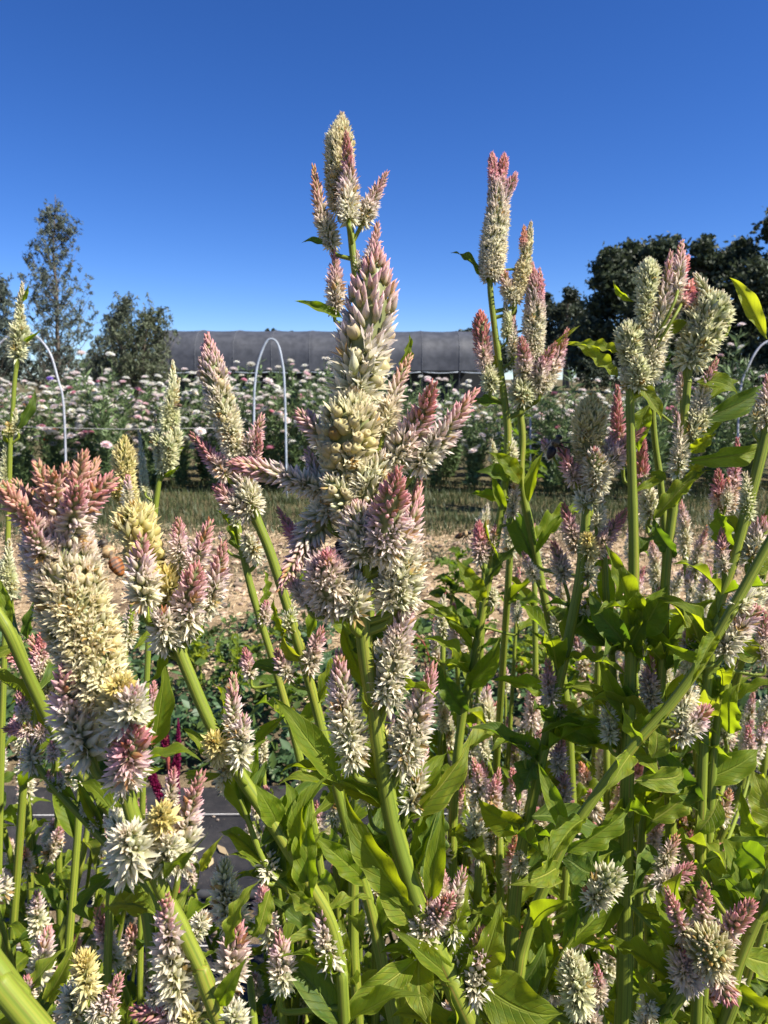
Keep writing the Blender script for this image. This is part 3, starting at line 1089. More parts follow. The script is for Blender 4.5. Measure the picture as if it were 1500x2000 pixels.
feather_tree('young_eucalyptus', 'tall airy grey-green young tree rising at the left edge', 18, 118,
             [(380, 3, 108), (410, 20, 108), (440, 42, 106), (480, 54, 104), (520, 72, 106), (560, 84, 110), (610, 92, 112), (660, 104, 112), (720, 110, 115)], 135, 3, (.11, .135, .10), .11)
feather_tree('young_eucalyptus', 'shorter airy grey-green young tree half cut off by the left edge', 17, -15,
             [(548, 4, 5), (575, 22, 0), (610, 42, -8), (660, 60, -14), (720, 66, -15)], 80, 4, (.095, .12, .09), .12)
feather_tree('shrubby_tree', 'lower loose bushy tree between the tall thin tree and the grey hoop house', 16, 285,
             [(600, 3, 300), (614, 22, 298), (634, 46, 290), (655, 58, 285), (690, 66, 280), (730, 70, 280)], 120, 5, (.10, .12, .06), .10)
feather_tree('shrubby_tree', 'small wispy bush with one tall bare shoot beside the tall thin tree', 16.5, 225,
             [(580, 2, 247), (600, 5, 245), (625, 24, 228), (655, 42, 222), (690, 50, 220), (730, 56, 220)], 90, 6, (.095, .115, .07), .10)
blob_tree('oak', 'large dark oak behind the pink-tipped spikes, left of the biggest oak', 'tree', 'dark oaks beyond the flower field', 60,
          [(1185, 520, 30), (1215, 505, 30), (1250, 490, 30), (1285, 500, 34), (1172, 555, 22), (1210, 560, 42), (1262, 560, 46), (1310, 545, 40), (1185, 600, 34), (1235, 620, 46), (1290, 620, 46), (1165, 650, 36), (1210, 680, 50), (1280, 690, 56), (1340, 600, 50), (1350, 680, 50), (1165, 700, 40), (1325, 480, 16), (1150, 690, 30)],
          (1240, 760), 64000, .38, (.055, .072, .035), 11, narrow=.65, limb=.22)
blob_tree('oak', 'biggest dark oak filling the right edge', 'tree', 'dark oaks beyond the flower field', 52,
          [(1378, 488, 28), (1352, 515, 18), (1400, 520, 36), (1440, 505, 32), (1470, 480, 30), (1497, 455, 26), (1530, 450, 40), (1440, 560, 46), (1500, 540, 54), (1390, 570, 36), (1380, 630, 44), (1450, 640, 56), (1520, 640, 60), (1400, 700, 50), (1480, 710, 56), (1560, 560, 60), (1600, 620, 70), (1550, 720, 60), (1345, 560, 22)],
          (1470, 760), 64000, .35, (.055, .072, .035), 12, narrow=.65, limb=.22)
blob_tree('oak', 'smaller rounded oak standing farther off, right of the tall bloom with forked tip', 'tree', 'dark oaks beyond the flower field', 85,
          [(1075, 590, 20), (1100, 584, 16), (1060, 612, 20), (1100, 612, 28), (1130, 600, 20), (1140, 625, 20), (1070, 640, 26), (1110, 650, 32), (1145, 660, 24), (1065, 675, 24), (1105, 690, 34), (1150, 700, 30)],
          (1105, 760), 22000, .42, (.060, .075, .045), 13, narrow=.65, limb=.2)
for (x, y, lab) in ((530, 648, 'tiny tree top showing over the ridge of the hoop house, left of centre'), (567, 650, 'very small tree top showing over the hoop house, right of the other one'), (912, 646, 'small tree top showing over the right part of the hoop house')):
    blob_tree('distant_tree', lab, 'tree', 'tree tops over the hoop house', 110, [(x - 7, y + 3, 7), (x + 5, y, 8), (x + 14, y + 5, 6), (x, y + 14, 14), (x + 10, y + 20, 16)], (x, 745), 700, .55, (.05, .065, .035), int(x), narrow=.7, limb=.2)
# far hedge row closing the horizon
for i, (x, y0, x2, lab) in enumerate(((-90, 705, 330, 'dark scrub behind the flower row under the young trees at the left'), (950, 682, 1075, 'low dark hedge between the hoop house and the far oak'), (1150, 720, 1560, 'long dark hedge under the oaks'))):
    bl = [(xx, y0 + random.uniform(0, 14), random.uniform(14, 24)) for xx in range(x, x2, 16)] + [(xx, y0 + 28, 24) for xx in range(x, x2, 22)]
    blob_tree('hedge', lab, 'hedge', None, 45, bl, ((x + x2) / 2, 760), 7000, .22, (.035, .05, .024), 40 + i, narrow=.6, limb=.05)


# ------------------------------------------------------------------ far flower row
def head_mesh(name, c0, c1, cc, seed):
    g = G()
    r = random.Random(seed)
    for ringi, (n, rad, tilt, Lh) in enumerate(((15, .004, .05, .034), (13, .004, .32, .030), (11, .003, .62, .024), (9, .002, .95, .017))):
        for k in range(n):
            a = 2 * math.pi * (k + .5 * ringi) / n + r.uniform(-.1, .1)
            er = np.array([math.cos(a), math.sin(a), 0])
            et = np.array([-math.sin(a), math.cos(a), 0])
            tl = tilt + r.uniform(-.12, .12)
            p0 = er * rad + np.array([0, 0, .004 + ringi * .0025])
            dr = er * math.cos(tl) + np.array([0, 0, math.sin(tl)])
            w_ = Lh * .26
            p1 = p0 + dr * Lh * .6
            p2 = p0 + dr * Lh + np.array([0, 0, .002])
            col = np.array(c0) * (1 - ringi / 3) + np.array(c1) * (ringi / 3)
            g.add([p0, p1 - et * w_, p2, p1 + et * w_], None, [[0, 1, 2], [0, 2, 3]], col * r.uniform(.85, 1.05))
    ring = [[math.cos(a) * .010, math.sin(a) * .010, .012] for a in np.linspace(0, 6.283, 9)[:-1]]
    g.add(ring + [[0, 0, .019]], None, [[i, (i + 1) % 8, 8] for i in range(8)], cc)
    cal = [[math.cos(a) * .009, math.sin(a) * .009, .004] for a in np.linspace(0, 6.283, 9)[:-1]]
    g.add(cal + [[0, 0, -.010]], None, [[(i + 1) % 8, i, 8] for i in range(8)], (.16, .2, .07))
    return g.mesh(name, M['head'], False)


HEADS = [head_mesh('flower_head', (.86, .84, .78), (.86, .80, .68), (.70, .50, .18), 1), head_mesh('flower_head', (.87, .80, .78), (.86, .74, .70), (.74, .55, .28), 2),
         head_mesh('flower_head', (.84, .66, .68), (.82, .58, .60), (.72, .50, .25), 3), head_mesh('flower_head', (.82, .42, .52), (.80, .40, .48), (.7, .45, .2), 4),
         head_mesh('flower_head', (.86, .85, .82), (.84, .82, .70), (.62, .55, .22), 5), head_mesh('flower_head', (.80, .20, .03), (.82, .30, .04), (.4, .12, .03), 6),
         head_mesh('flower_head', (.26, .16, .55), (.3, .2, .6), (.3, .2, .3), 7)]


def row_proto(seed, H=1.1, nst=13):
    r = np.random.default_rng(seed)
    gs, gl = G(), G()
    tops = []
    for k in range(nst):
        a = r.uniform(0, 6.28)
        sp = r.uniform(.03, .24)
        h = H * (.46 + .54 * ((k + r.uniform(0, 1)) / nst) ** .8)
        top = np.array([math.cos(a) * sp, math.sin(a) * sp, h])
        pts = catmull([[math.cos(a) * .03, math.sin(a) * .03, 0], top * [.5, .5, .5] + r.normal(0, .02, 3), top], 9)
        tube(gs, pts, np.linspace(.0035, .0018, 9), 5, 0, (.10, .15, .05))
        tops.append((top, unit(pts[-1] - pts[-2])))
        m = 62
        tt = r.uniform(.08, .96, m)
        c = np.stack([np.interp(tt * 8, range(9), pts[:, i]) for i in range(3)], -1)
        dv = r.normal(0, 1, (m, 3))
        dv[:, 2] = np.abs(dv[:, 2]) * .7 + .2
        dv /= np.linalg.norm(dv, axis=1)[:, None]
        L_ = r.uniform(.04, .10, m)
        nv = r.normal(0, 1, (m, 3))
        nv -= (nv * dv).sum(1)[:, None] * dv
        nv /= np.linalg.norm(nv, axis=1)[:, None]
        leaflets(gl, c + dv * (L_ / 2)[:, None], nv, dv, L_, L_ * r.uniform(.14, .30, m), np.array([.13, .19, .07]) * r.uniform(.5, 1.6, (m, 1)))
        for q in range(2):   # side shoots
            b = pts[r.integers(3, 7)]
            e = b + np.array([r.normal(0, .07), r.normal(0, .07), r.uniform(.08, .2)])
            tube(gs, catmull([b, (b + e) / 2 + [0, 0, -.01], e], 5), .0016, 4, 0, (.10, .15, .05))
            if q == 0:
                tops.append((e, unit(e - b)))
    return gs.mesh('stems', M['herb']), gl.mesh('foliage', M['herb'], False), tops


PROT = [row_proto(i) for i in range(6)]


def flower_plant(x, y, s, rz, nheads, mix, label, group, cat='strawflower', name='strawflower_plant', hs=1.0):
    st, fo, tops = PROT[random.randrange(6)]
    root = empty(name, (x, y, 0), label, cat, group)
    m = Matrix.Translation((x, y, 0)) @ Matrix.Rotation(rz, 4, 'Z') @ Matrix.Diagonal((s, s, s, 1))
    link('stem', st, root, m)
    link('foliage', fo, root, m)
    idx = list(range(len(tops)))
    random.shuffle(idx)
    for k in idx[:nheads]:
        t, dv = tops[k]
        pos = m @ Vector(t)
        up = (Vector(dv) + Vector((random.gauss(0, .28), random.gauss(0, .28), .9))).normalized()
        q = up.to_track_quat('Z', 'Y').to_matrix().to_4x4()
        sc_ = random.uniform(.8, 1.35) * hs * (1.15 if x < 0 else 1.0)
        me = HEADS[random.choices(range(len(mix)), mix)[0]]
        link('flower_head', me, root, Matrix.Translation(pos) @ q @ Matrix.Diagonal((sc_, sc_, sc_ * random.uniform(.8, 1.1), 1)))
    return root


WH, PK, OR_, PU = (5, 3, 1, .3, 5, 0, 0), (3, 3, 3, 1.6, 1, 0, 0), (1, 0, 0, 0, 1, 9, 1), (0, 0, 0, 0, 0, 1, 8)
PKN = []
ORD = ['first', 'second', 'third', 'fourth', 'fifth', 'sixth', 'seventh', 'eighth', 'ninth', 'tenth', 'eleventh', 'twelfth']
GRP = 'strawflowers massed in the far flower row'
LABW = 'bushy green plant with papery white blooms on upright stems in the far flower row'
for ri, (yy, step) in enumerate(((6.95, .30), (7.4, .30), (7.95, .32), (8.6, .36))):
    xx = -4.0 - ri * .2
    while xx < 4.3 + ri * .2:
        X = xx + random.uniform(-.06, .06)
        Y = yy + random.uniform(-.08, .08)
        pxx = 750 + X / Y * FPX
        # height of the row across the picture
        hgt = np.interp(pxx, [-50, 100, 300, 450, 560, 700, 900, 1000, 1200, 1400, 1500], [1.06, 1.08, 1.07, 1.12, 1.24, 1.20, 1.0, .98, .98, 1.06, 1.1])
        if ri == 0:
            hgt *= .84
        if ri >= 2:
            hgt *= 1.02
        hgt *= random.uniform(.86, 1.06)
        s = hgt / 1.06
        nh = int(np.interp(pxx, [0, 300, 700, 900, 1500], [26, 26, 24, 18, 16]))
        if 45 < pxx < 120 and ri == 1:
            flower_plant(X, Y, s * .97, random.uniform(0, 6), 9, OR_, 'plant with small bright orange blooms %s the left edge' % ('close to' if pxx < 85 else 'a little in from'), None, 'marigold', 'marigold_plant', .9)
        elif 470 < pxx < 720 and ri in (1, 2):
            flower_plant(X, Y, s, random.uniform(0, 6), 9, PK, '%s tall pink strawflower from the left before the hoop house, %s row' % (ORD[len([1 for q_ in PKN if q_ == ri])], 'second' if ri == 1 else 'third'), 'pink strawflowers before the hoop house')
            PKN.append(ri)
        elif ri == 1 and 915 < pxx < 985:
            flower_plant(X, Y, s * .95, random.uniform(0, 6), 5, PU, '%s plant with small violet blooms in the flower row right of centre' % ('left-hand' if pxx < 950 else 'right-hand'), None, 'violet flower', 'violet_flower_plant', .45)
        else:
            flower_plant(X, Y, s, random.uniform(0, 6), nh, WH, LABW, GRP)
        xx += step
for (px, py, d, lab) in ((1285, 660, 6.2, 'tall plant whose pale blooms show beside the hanging-tepal bloom at the far right'), (1432, 640, 6.4, 'tallest pink-and-white strawflower, in front of the oak at the right edge'), (1080, 690, 6.6, 'tall plant with a single pink bloom left of the far oak'), (205, 690, 6.5, 'tall plant with cream and pink blooms in front of the low bushy tree')):
    q = P(px, py, d)
    flower_plant(q[0], q[1], q[2] / 1.08, random.uniform(0, 6), 9, PK, lab, None)


# ------------------------------------------------------------------ celosia plants
CEL = 'celosia plants in the near bed'
_sd = [100]


def px2m(w_, d):
    return w_ / FPX * d


def resample(ptsw, n):
    return catmull(ptsw, n)


def celosia(label, d, stems, spikes=(), leaves=(), auto=0, autop=None, mk='leaf', seed=0, ymin=1150, root=None, alen=None, group=CEL, dl=.0):
    """stems: lists of (x, y, width[, depth]) in photo px, top to bottom; a stem whose list starts with 'j' joins another.
    spikes: (tipx, tipy, basex, basey, width, style[, opts])    leaves: (bx, by, tx, ty, w[, opts])"""
    r = random.Random(seed + 5)
    alen = (.06 * d + .006, .115 * d + .006)
    paths = []
    rootp = None
    stem_g = G()
    for s in stems:
        join = s[0] == 'j'
        L = s[1:] if join else s
        pts = [P(q[0], q[1], q[3] if len(q) > 3 else d) for q in L]
        rad = [px2m(q[2], q[3] if len(q) > 3 else d) / 2 * .86 for q in L]
        if not join:
            a, b = pts[-2], pts[-1]
            dr = unit(b - a)
            if rootp is None:
                if root is not None:
                    rootp = np.array([root[0], root[1], 0.])
                else:
                    rootp = np.array([b[0] + np.clip(dr[0] / max(.25, -dr[2]), -.7, .7) * b[2] * .35, b[1] + .06, 0.])
                rp = rootp
            else:
                rp = rootp + np.array([r.uniform(-.02, .02), r.uniform(-.02, .02), 0])
            h = b[2]
            mid = b + dr * h * .25
            pts += [mid * .75 + (rp + [0, 0, h * .6]) * .25, rp * .8 + mid * .2 + [0, 0, h * .08], rp]
            pts[-2][2] = h * .3
            rad += [rad[-1] * 1.03, rad[-1] * 1.1, rad[-1] * 1.15]
        k = max(20, len(pts) * 12)
        cp = catmull(pts, k)
        cr = np.interp(np.linspace(0, len(pts) - 1, k), range(len(pts)), rad)
        for q in range(r.randrange(2, 5)):
            c0 = r.uniform(2, k - 6)
            cr = cr * (1 + .09 * np.exp(-((np.arange(k) - c0) / 1.8) ** 2))
        tube(stem_g, cp, cr, 18 if d < .5 else 12, .03)
        paths.append((cp, cr))
    e = empty('celosia', rootp, label, 'flower plant', group)
    allp = np.vstack([p for p, _ in paths])
    # pedicels
    for i, s in enumerate(spikes):
        o = s[6] if len(s) > 6 else {}
        dd = o.get('d', d)
        tip = P(s[0], s[1], dd + o.get('z', 0))
        base = P(s[2], s[3], dd + o.get('zb', 0))
        Rw = px2m(s[4], dd) / 2
        path = [base]
        for q in reversed(o.get('via', ())):
            path.append(P(q[0], q[1], dd + (q[2] if len(q) > 2 else 0)))
        path.append(tip)
        if len(path) == 2:
            bend = np.array([r.gauss(0, 1), r.gauss(0, 1), r.gauss(0, .4)]) * np.linalg.norm(tip - base) * .03
            path = [base, (base + tip) / 2 + bend, tip]
        _sd[0] += 1
        lod = 1 if s[4] > 34 else 0
        Lf = o.get('L', .0074)
        g = spike(path, Rw, s[5], Lf, o.get('pink', .62), o.get('open', .45), o.get('shape', 'cone' if s[4] * 2.2 < abs(s[3] - s[1]) + 40 else 'std'), _sd[0], lod, o.get('dens', 1.0), o.get('droop', 1.0), o.get('pod', 0), o.get('up', .86))
        so = link('flower_spike', g.mesh('flower_spike', M['petal']), e)
        if 'lab' in o:
            so['label'] = o['lab']
        # side stalk to the nearest stem
        if not o.get('nostalk'):
            bd = unit(path[0] - path[1])
            want = base + bd * .012
            dist = np.linalg.norm(allp - want, axis=1) + 1.2 * np.maximum(0, allp[:, 2] - base[2])
            j = int(np.argmin(dist))
            t = allp[j]
            if np.linalg.norm(t - base) > .004:
                rr = max(.0009, min(Rw * .16, .0022))
                ln = np.linalg.norm(t - base)
                c2 = base + bd * min(ln * .4, .02)
                c3 = t * .75 + base * .25 - np.array([0, 0, ln * .1])
                tube(stem_g, catmull([path[1] * .3 + base * .7, base, c2, c3, t], 16), np.linspace(rr * .9, rr * 1.3, 16), 8, .03)
    link('stem', stem_g.mesh('stem', M['stem']), e)
    cnt = 0
    for lf in leaves:
        o = lf[5] if len(lf) > 5 else {}
        dd = o.get('d', d)
        b = P(lf[0], lf[1], dd + o.get('zb', 0))
        t = P(lf[2], lf[3], dd + o.get('z', r.uniform(-.01, .015)))
        roll = R(o['roll']) if 'roll' in o else R(r.uniform(-40, 40))
        y = unit(t - b)
        toc = unit(CAMP - (b + t) / 2)
        z0 = unit(toc - (toc @ y) * y)
        x0 = np.cross(y, z0)
        nrm = z0 * math.cos(roll) + x0 * math.sin(roll)
        put_leaf(e, b, t, px2m(lf[4], dd) / max(.45, math.cos(roll)), nrm, o.get('m', mk), o.get('v'))
        cnt += 1
    # further leaves up the stems where the photograph shows the leafy lower part
    n = min(auto, 96 - cnt)
    k = 0
    tries = 0
    while k < n and tries < n * 30:
        tries += 1
        cp, cr = paths[r.randrange(len(paths))]
        i = r.randrange(1, len(cp) - 1)
        p = cp[i]
        v = p - CAMP
        dep = v @ FWD
        py = 1000 - (v @ UP) / dep * FPX
        if py < ymin or p[2] < .25:
            continue
        a = r.uniform(0, 2 * math.pi)
        el = r.uniform(.05, .95)
        L_ = r.uniform(*alen)
        dv = np.array([math.cos(a) * math.cos(el), math.sin(a) * math.cos(el), math.sin(el)])
        if dep < .45 and dv[1] < -.2:
            dv[1] *= -1
        up = np.array([0, 0, 1.]) + np.array([r.gauss(0, .35), r.gauss(0, .35), 0])
        put_leaf(e, p, p + dv * L_, L_ * r.uniform(.24, .36), up, r.choice(('leaf', 'leaf', 'leaf_dark', 'leaf_pale')) if mk == 'leaf' else mk)
        k += 1
    return e


# --- the tall stalk behind the centre
celosia('tallest stalk, topped by a cluster of four spikes against the blue sky', .50,
        [[(672, 400, 12), (683, 440, 16), (690, 500, 17), (698, 560, 19), (706, 620, 20), (712, 800, 22), (716, 1000, 22), (722, 1200, 22), (700, 1500, 22), (690, 1800, 24), (700, 2000, 24)]],
        [(668, 226, 664, 410, 62, 'c', dict(open=.95, pink=.96, shape='cyl', L=.0062, pod=.10, zb=.012, z=.012, dens=1.25)),
         (676, 262, 682, 432, 52, 'p', dict(pink=.45, via=((680, 350),), open=.34, z=-.012, zb=-.014)),
         (612, 325, 650, 478, 48, 'o', dict(pink=.5, via=((626, 410),), open=.3)),
         (755, 338, 706, 438, 46, 'l', dict(pink=.4, open=.35)),
         (652, 486, 656, 604, 46, 'm', dict(pink=.55, open=.5)),
         (738, 436, 716, 540, 42, 'l', dict(pink=.35)), (697, 490, 700, 530, 22, 'l'), (712, 590, 700, 640, 40, 'w')],
        [(650, 482, 590, 468, 12, dict(m='leaf_dark', roll=55)), (668, 622, 577, 584, 20, dict(roll=30)), (700, 560, 718, 640, 14)], auto=6, seed=1)

# --- the main plant in the centre
celosia('thick centre stalk carrying the biggest bloom with pink side spikes all round it', .34,
        [[(690, 800, 26), (686, 950, 32), (694, 1080, 36), (704, 1180, 37), (716, 1290, 38), (733, 1400, 34), (748, 1500, 38), (766, 1600, 40), (795, 1700, 42), (835, 1810, 46), (880, 1910, 48), (925, 2010, 50)]],
        [(738, 488, 694, 800, 122, 'l', dict(via=((726, 580), (714, 660), (702, 735)), pink=.55, open=.36, L=.0102, shape='main', dens=.95, droop=.2, up=.78, pod=.10, lab='main upright spike, pale pink above and cream below')),
         (690, 770, 668, 930, 128, 'c', dict(open=.9, pink=.95, shape='blunt', pod=.38, L=.0088, droop=.3, z=-.008, lab='swollen lower part with round seed capsules')),
         (452, 905, 640, 962, 64, 'p', dict(pink=.5, open=.25, via=((540, 925),))),
         (800, 697, 748, 850, 58, 'a', dict(pink=.5, open=.25, z=.012)),
         (846, 752, 762, 915, 86, 'p', dict(pink=.38, open=.25, via=((815, 830),), z=-.012)),
         (930, 762, 815, 912, 70, 'p', dict(pink=.42, open=.28, via=((880, 830),), z=.006)),
         (777, 922, 750, 1085, 118, 'p', dict(pink=.42, open=.34, shape='cone', z=-.030, zb=-.005)),
         (818, 945, 776, 1160, 86, 'p', dict(pink=.55, open=.4, z=.01)),
         (548, 1152, 655, 975, 84, 'l', dict(pink=.5, open=.05, via=((595, 1060),), z=-.012)),
         (636, 1085, 652, 1180, 112, 'm', dict(pink=.9, open=.8, z=-.022, shape='std')),
         (585, 808, 648, 875, 62, 'l', dict(pink=.45, open=.1)),
         (543, 995, 610, 1090, 42, 'm', dict(pink=.35, z=.02, zb=.012)), (560, 1120, 600, 1180, 40, 'm', dict(z=.02)),
         (800, 1055, 768, 1185, 112, 'w', dict(open=.75, droop=.8)), (745, 880, 715, 985, 110, 'l', dict(open=.6, pink=.9, zb=-.004)), (700, 985, 712, 1090, 96, 'l', dict(open=.7, pink=.8, z=-.012, zb=-.010)), (690, 1120, 690, 1200, 84, 'w', dict(open=.8, z=-.008, zb=-.008)), (600, 880, 640, 1010, 60, 'l', dict(z=.012)),
         (640, 935, 690, 1010, 90, 'w', dict(open=.3, pod=.2, z=-.012)),
         (706, 1010, 700, 1075, 90, 'l', dict(open=.5, zb=.012)),
         (798, 1170, 752, 1375, 92, 'p', dict(pink=.66, via=((775, 1260),), open=.5)),
         (661, 1275, 692, 1490, 84, 'p', dict(pink=.62, via=((670, 1370),), open=.5)),
         (846, 1303, 780, 1500, 88, 'p', dict(pink=.62, via=((815, 1400),), open=.5)),
         (828, 1455, 800, 1580, 60, 'l', dict(z=.015)), (742, 1420, 750, 1480, 60, 'y', dict(z=.02, zb=.012)), (700, 1500, 720, 1570, 46, 'w', dict(z=.025, zb=.02)),
         (826, 1748, 826, 1852, 76, 'p', dict(pink=.7, open=.6)), (884, 1750, 842, 1820, 50, 'p', dict(pink=.4, open=.3, z=-.008)),
         (905, 1700, 884, 1828, 58, 'p', dict(pink=.7, z=.005)), (811, 1705, 828, 1770, 34, 'p', dict(z=.01)), (862, 1697, 866, 1760, 28, 'r', dict(z=.01)),
         (940, 1820, 922, 1945, 76, 'p', dict(pink=.66, open=.6)), (896, 1828, 898, 1905, 48, 'p', dict(z=.008))],
        [(660, 1532, 541, 1360, 60, dict(roll=25, v=2)), (790, 1600, 932, 1445, 46, dict(roll=20, m='leaf_pale', v=5)), (775, 1650, 830, 1500, 70, dict(roll=-25, z=.02)),
         (795, 1775, 672, 1550, 62, dict(roll=-20, v=3)), (808, 1800, 728, 1700, 62, dict(roll=5, m='leaf_pale', v=1)), (812, 1690, 870, 1560, 60, dict(roll=35, m='leaf_dark')),
         (838, 1760, 868, 1580, 48, dict(roll=10)), (816, 1862, 664, 1990, 52, dict(roll=-12, m='leaf_pale', v=4, z=-.02)), (815, 1870, 838, 2006, 68, dict(roll=8, m='leaf_pale', z=-.02, v=6)),
         (930, 1925, 1100, 1990, 110, dict(roll=10, v=0, z=-.01)), (905, 1930, 985, 1765, 68, dict(roll=15, v=7)), (868, 1850, 922, 1730, 30, dict(m='leaf_pale', roll=30)),
         (735, 1392, 705, 1365, 22, dict(m='leaf_pale', roll=-30)), (775, 1480, 812, 1380, 20, dict(m='leaf_pale', z=.02)), (905, 1960, 930, 2060, 60), (770, 1640, 690, 1700, 60, dict(m='leaf_dark', z=.03)),
         (860, 1880, 900, 2020, 40, dict(m='leaf_pale')), (765, 760, 806, 650, 24, dict(z=.02, zb=.02, roll=15)), (720, 1290, 700, 1210, 30, dict(z=.02, m='leaf_dark'))], auto=34, seed=2)

# --- left middle stalk
celosia('slender stalk with one long pink-tipped spike, left of the biggest bloom', .42,
        [[(462, 890, 18), (482, 950, 20), (500, 1010, 22), (528, 1080, 22), (560, 1180, 22), (590, 1280, 22), (620, 1390, 22), (645, 1490, 24), (680, 1620, 24), (730, 1800, 26), (770, 2000, 28)]],
        [(405, 658, 462, 890, 62, 'p', dict(via=((418, 740), (442, 820)), pink=.72, open=.55, shape='cyl', L=.0066, pod=.12, dens=1.2)),
         (374, 848, 442, 930, 46, 'm', dict(pink=.3, open=.25)), (512, 812, 478, 892, 42, 'l', dict(pink=.35)), (506, 850, 488, 925, 36, 'm', dict(pink=.4, z=-.005)),
         (468, 918, 492, 1000, 66, 'p', dict(pink=.8, open=.6)), (424, 950, 482, 1005, 52, 'm', dict(pink=.55)),
         (540, 1270, 566, 1322, 40, 'm', dict(pink=.5)), (628, 1228, 602, 1310, 48, 'm', dict(pink=.6, open=.6)), (570, 1180, 560, 1230, 36, 'w')],
        [(560, 1245, 532, 1165, 16), (590, 1290, 545, 1240, 30, dict(m='leaf_pale')), (585, 1320, 482, 1300, 26, dict(m='leaf_dark', roll=30)), (600, 1250, 640, 1150, 28), (560, 1180, 605, 1100, 14),
         (645, 1490, 700, 1400, 36, dict(m='leaf_dark'))], auto=22, seed=3, ymin=1380)
celosia('thin stalk left of the slender one, with a white star bloom at its first leaf', .50,
        [[(462, 1010, 13), (472, 1070, 15), (488, 1140, 16), (505, 1200, 16), (530, 1280, 16), (556, 1370, 17), (585, 1480, 18), (610, 1600, 18), (640, 1800, 20), (660, 2000, 20)]],
        [(470, 935, 462, 1020, 30, 'g'), (480, 1045, 500, 1090, 44, 'w', dict(open=.9, z=-.015)), (432, 1040, 440, 1062, 16, 'p'), (520, 1175, 512, 1215, 30, 'm'), (478, 1268, 490, 1320, 34, 'm', dict(pink=.4))],
        [(490, 1090, 440, 1022, 22, dict(m='leaf_dark')), (470, 1080, 425, 990, 14), (505, 1190, 520, 1110, 14)], auto=16, seed=4, ymin=1350)

# --- the largest bloom at the left edge
celosia('fat crested bloom at the left edge, orange finger tips over a cream column', .245,
        [[(205, 1340, 28), (225, 1450, 31), (245, 1540, 33), (275, 1640, 35), (318, 1740, 35), (368, 1840, 34), (405, 1920, 35), (435, 2010, 36)]],
        [(105, 962, 212, 1370, 150, 'k', dict(via=((110, 1050), (135, 1150), (170, 1260)), pink=.72, open=.80, shape='blunt', L=.0051, dens=1.3, pod=.04, droop=.4, lab='broad cream column of open florets')),
         (2, 948, 80, 1040, 64, 'a', dict(pink=.3, open=.05, z=-.012)), (30, 940, 80, 1020, 50, 'a', dict(pink=.3, open=.0)), (72, 905, 98, 1010, 56, 'a', dict(pink=.25, open=.0, z=-.006)),
         (100, 920, 112, 1030, 66, 'a', dict(pink=.4, open=.0, z=-.014)), (128, 910, 120, 1020, 52, 'a', dict(pink=.35, open=.0)), (164, 885, 132, 1010, 66, 'a', dict(pink=.3, open=.05, z=-.006)),
         (216, 935, 138, 1035, 74, 'p', dict(pink=.3, open=.1)), (190, 900, 140, 1000, 50, 'a', dict(pink=.3, open=.0, z=.006)), (40, 985, 92, 1085, 60, 'a', dict(pink=.4, open=.1, z=-.02)), (150, 950, 140, 1060, 70, 'p', dict(pink=.5, open=.1, z=-.02)), (60, 1030, 110, 1120, 60, 'l', dict(pink=.6, z=-.02)),
         (126, 1312, 178, 1480, 104, 'l', dict(via=((142, 1390),), pink=.55, open=.55, L=.0092, z=-.008)),
         (240, 1330, 222, 1410, 84, 'y', dict(open=.9, z=-.014, pod=.2)), (262, 1352, 236, 1430, 92, 'l', dict(pink=.95, open=.8, z=-.016)),
         (266, 1418, 240, 1530, 88, 'm', dict(pink=.45, open=.5, z=-.012)),
         (248, 1625, 245, 1700, 96, 'w', dict(open=.9, z=-.020, zb=-.006)), (318, 1580, 302, 1650, 72, 'y', dict(open=.9, z=-.012)), (330, 1640, 312, 1700, 64, 'w', dict(open=.9, z=-.01)), (225, 1590, 240, 1650, 60, 'w', dict(open=.9, z=.01)),
         (392, 1512, 352, 1690, 72, 'p', dict(pink=.5, open=.4, L=.0080)),
         (324, 1755, 352, 1960, 92, 'p', dict(pink=.68, open=.55, via=((332, 1850),), z=-.01, L=.0075)), (462, 1808, 445, 1935, 76, 'm', dict(pink=.66, open=.6, d=.30)),
         (438, 1680, 462, 1820, 78, 'w', dict(via=((440, 1745),), pink=.82, open=.66, d=.33)), (426, 1765, 432, 1800, 30, 'r', dict(d=.34)), (395, 1790, 380, 1830, 46, 'w', dict(open=.9, d=.30)),
         (262, 1975, 350, 1990, 58, 'm', dict(pink=.25, open=.2)), (296, 1925, 302, 1960, 28, 'p'), (370, 1960, 380, 2010, 66, 'y', dict(open=.8)), (455, 1965, 456, 2015, 66, 'w', dict(open=.9))],
        [(300, 1690, 395, 1650, 18, dict(m='leaf_dark', roll=40, z=-.02)), (250, 1690, 150, 1800, 14, dict(m='leaf_dark', roll=50)), (300, 1790, 198, 1768, 62, dict(v=1, z=.02, zb=.01)),
         (390, 1700, 430, 1640, 22, dict(m='leaf_pale')), (440, 1850, 500, 1720, 34, dict(m='leaf_pale')), (250, 1640, 152, 1515, 30, dict(z=.02, zb=.01)), (420, 1960, 480, 1880, 40)], auto=0, seed=5, ymin=1600)

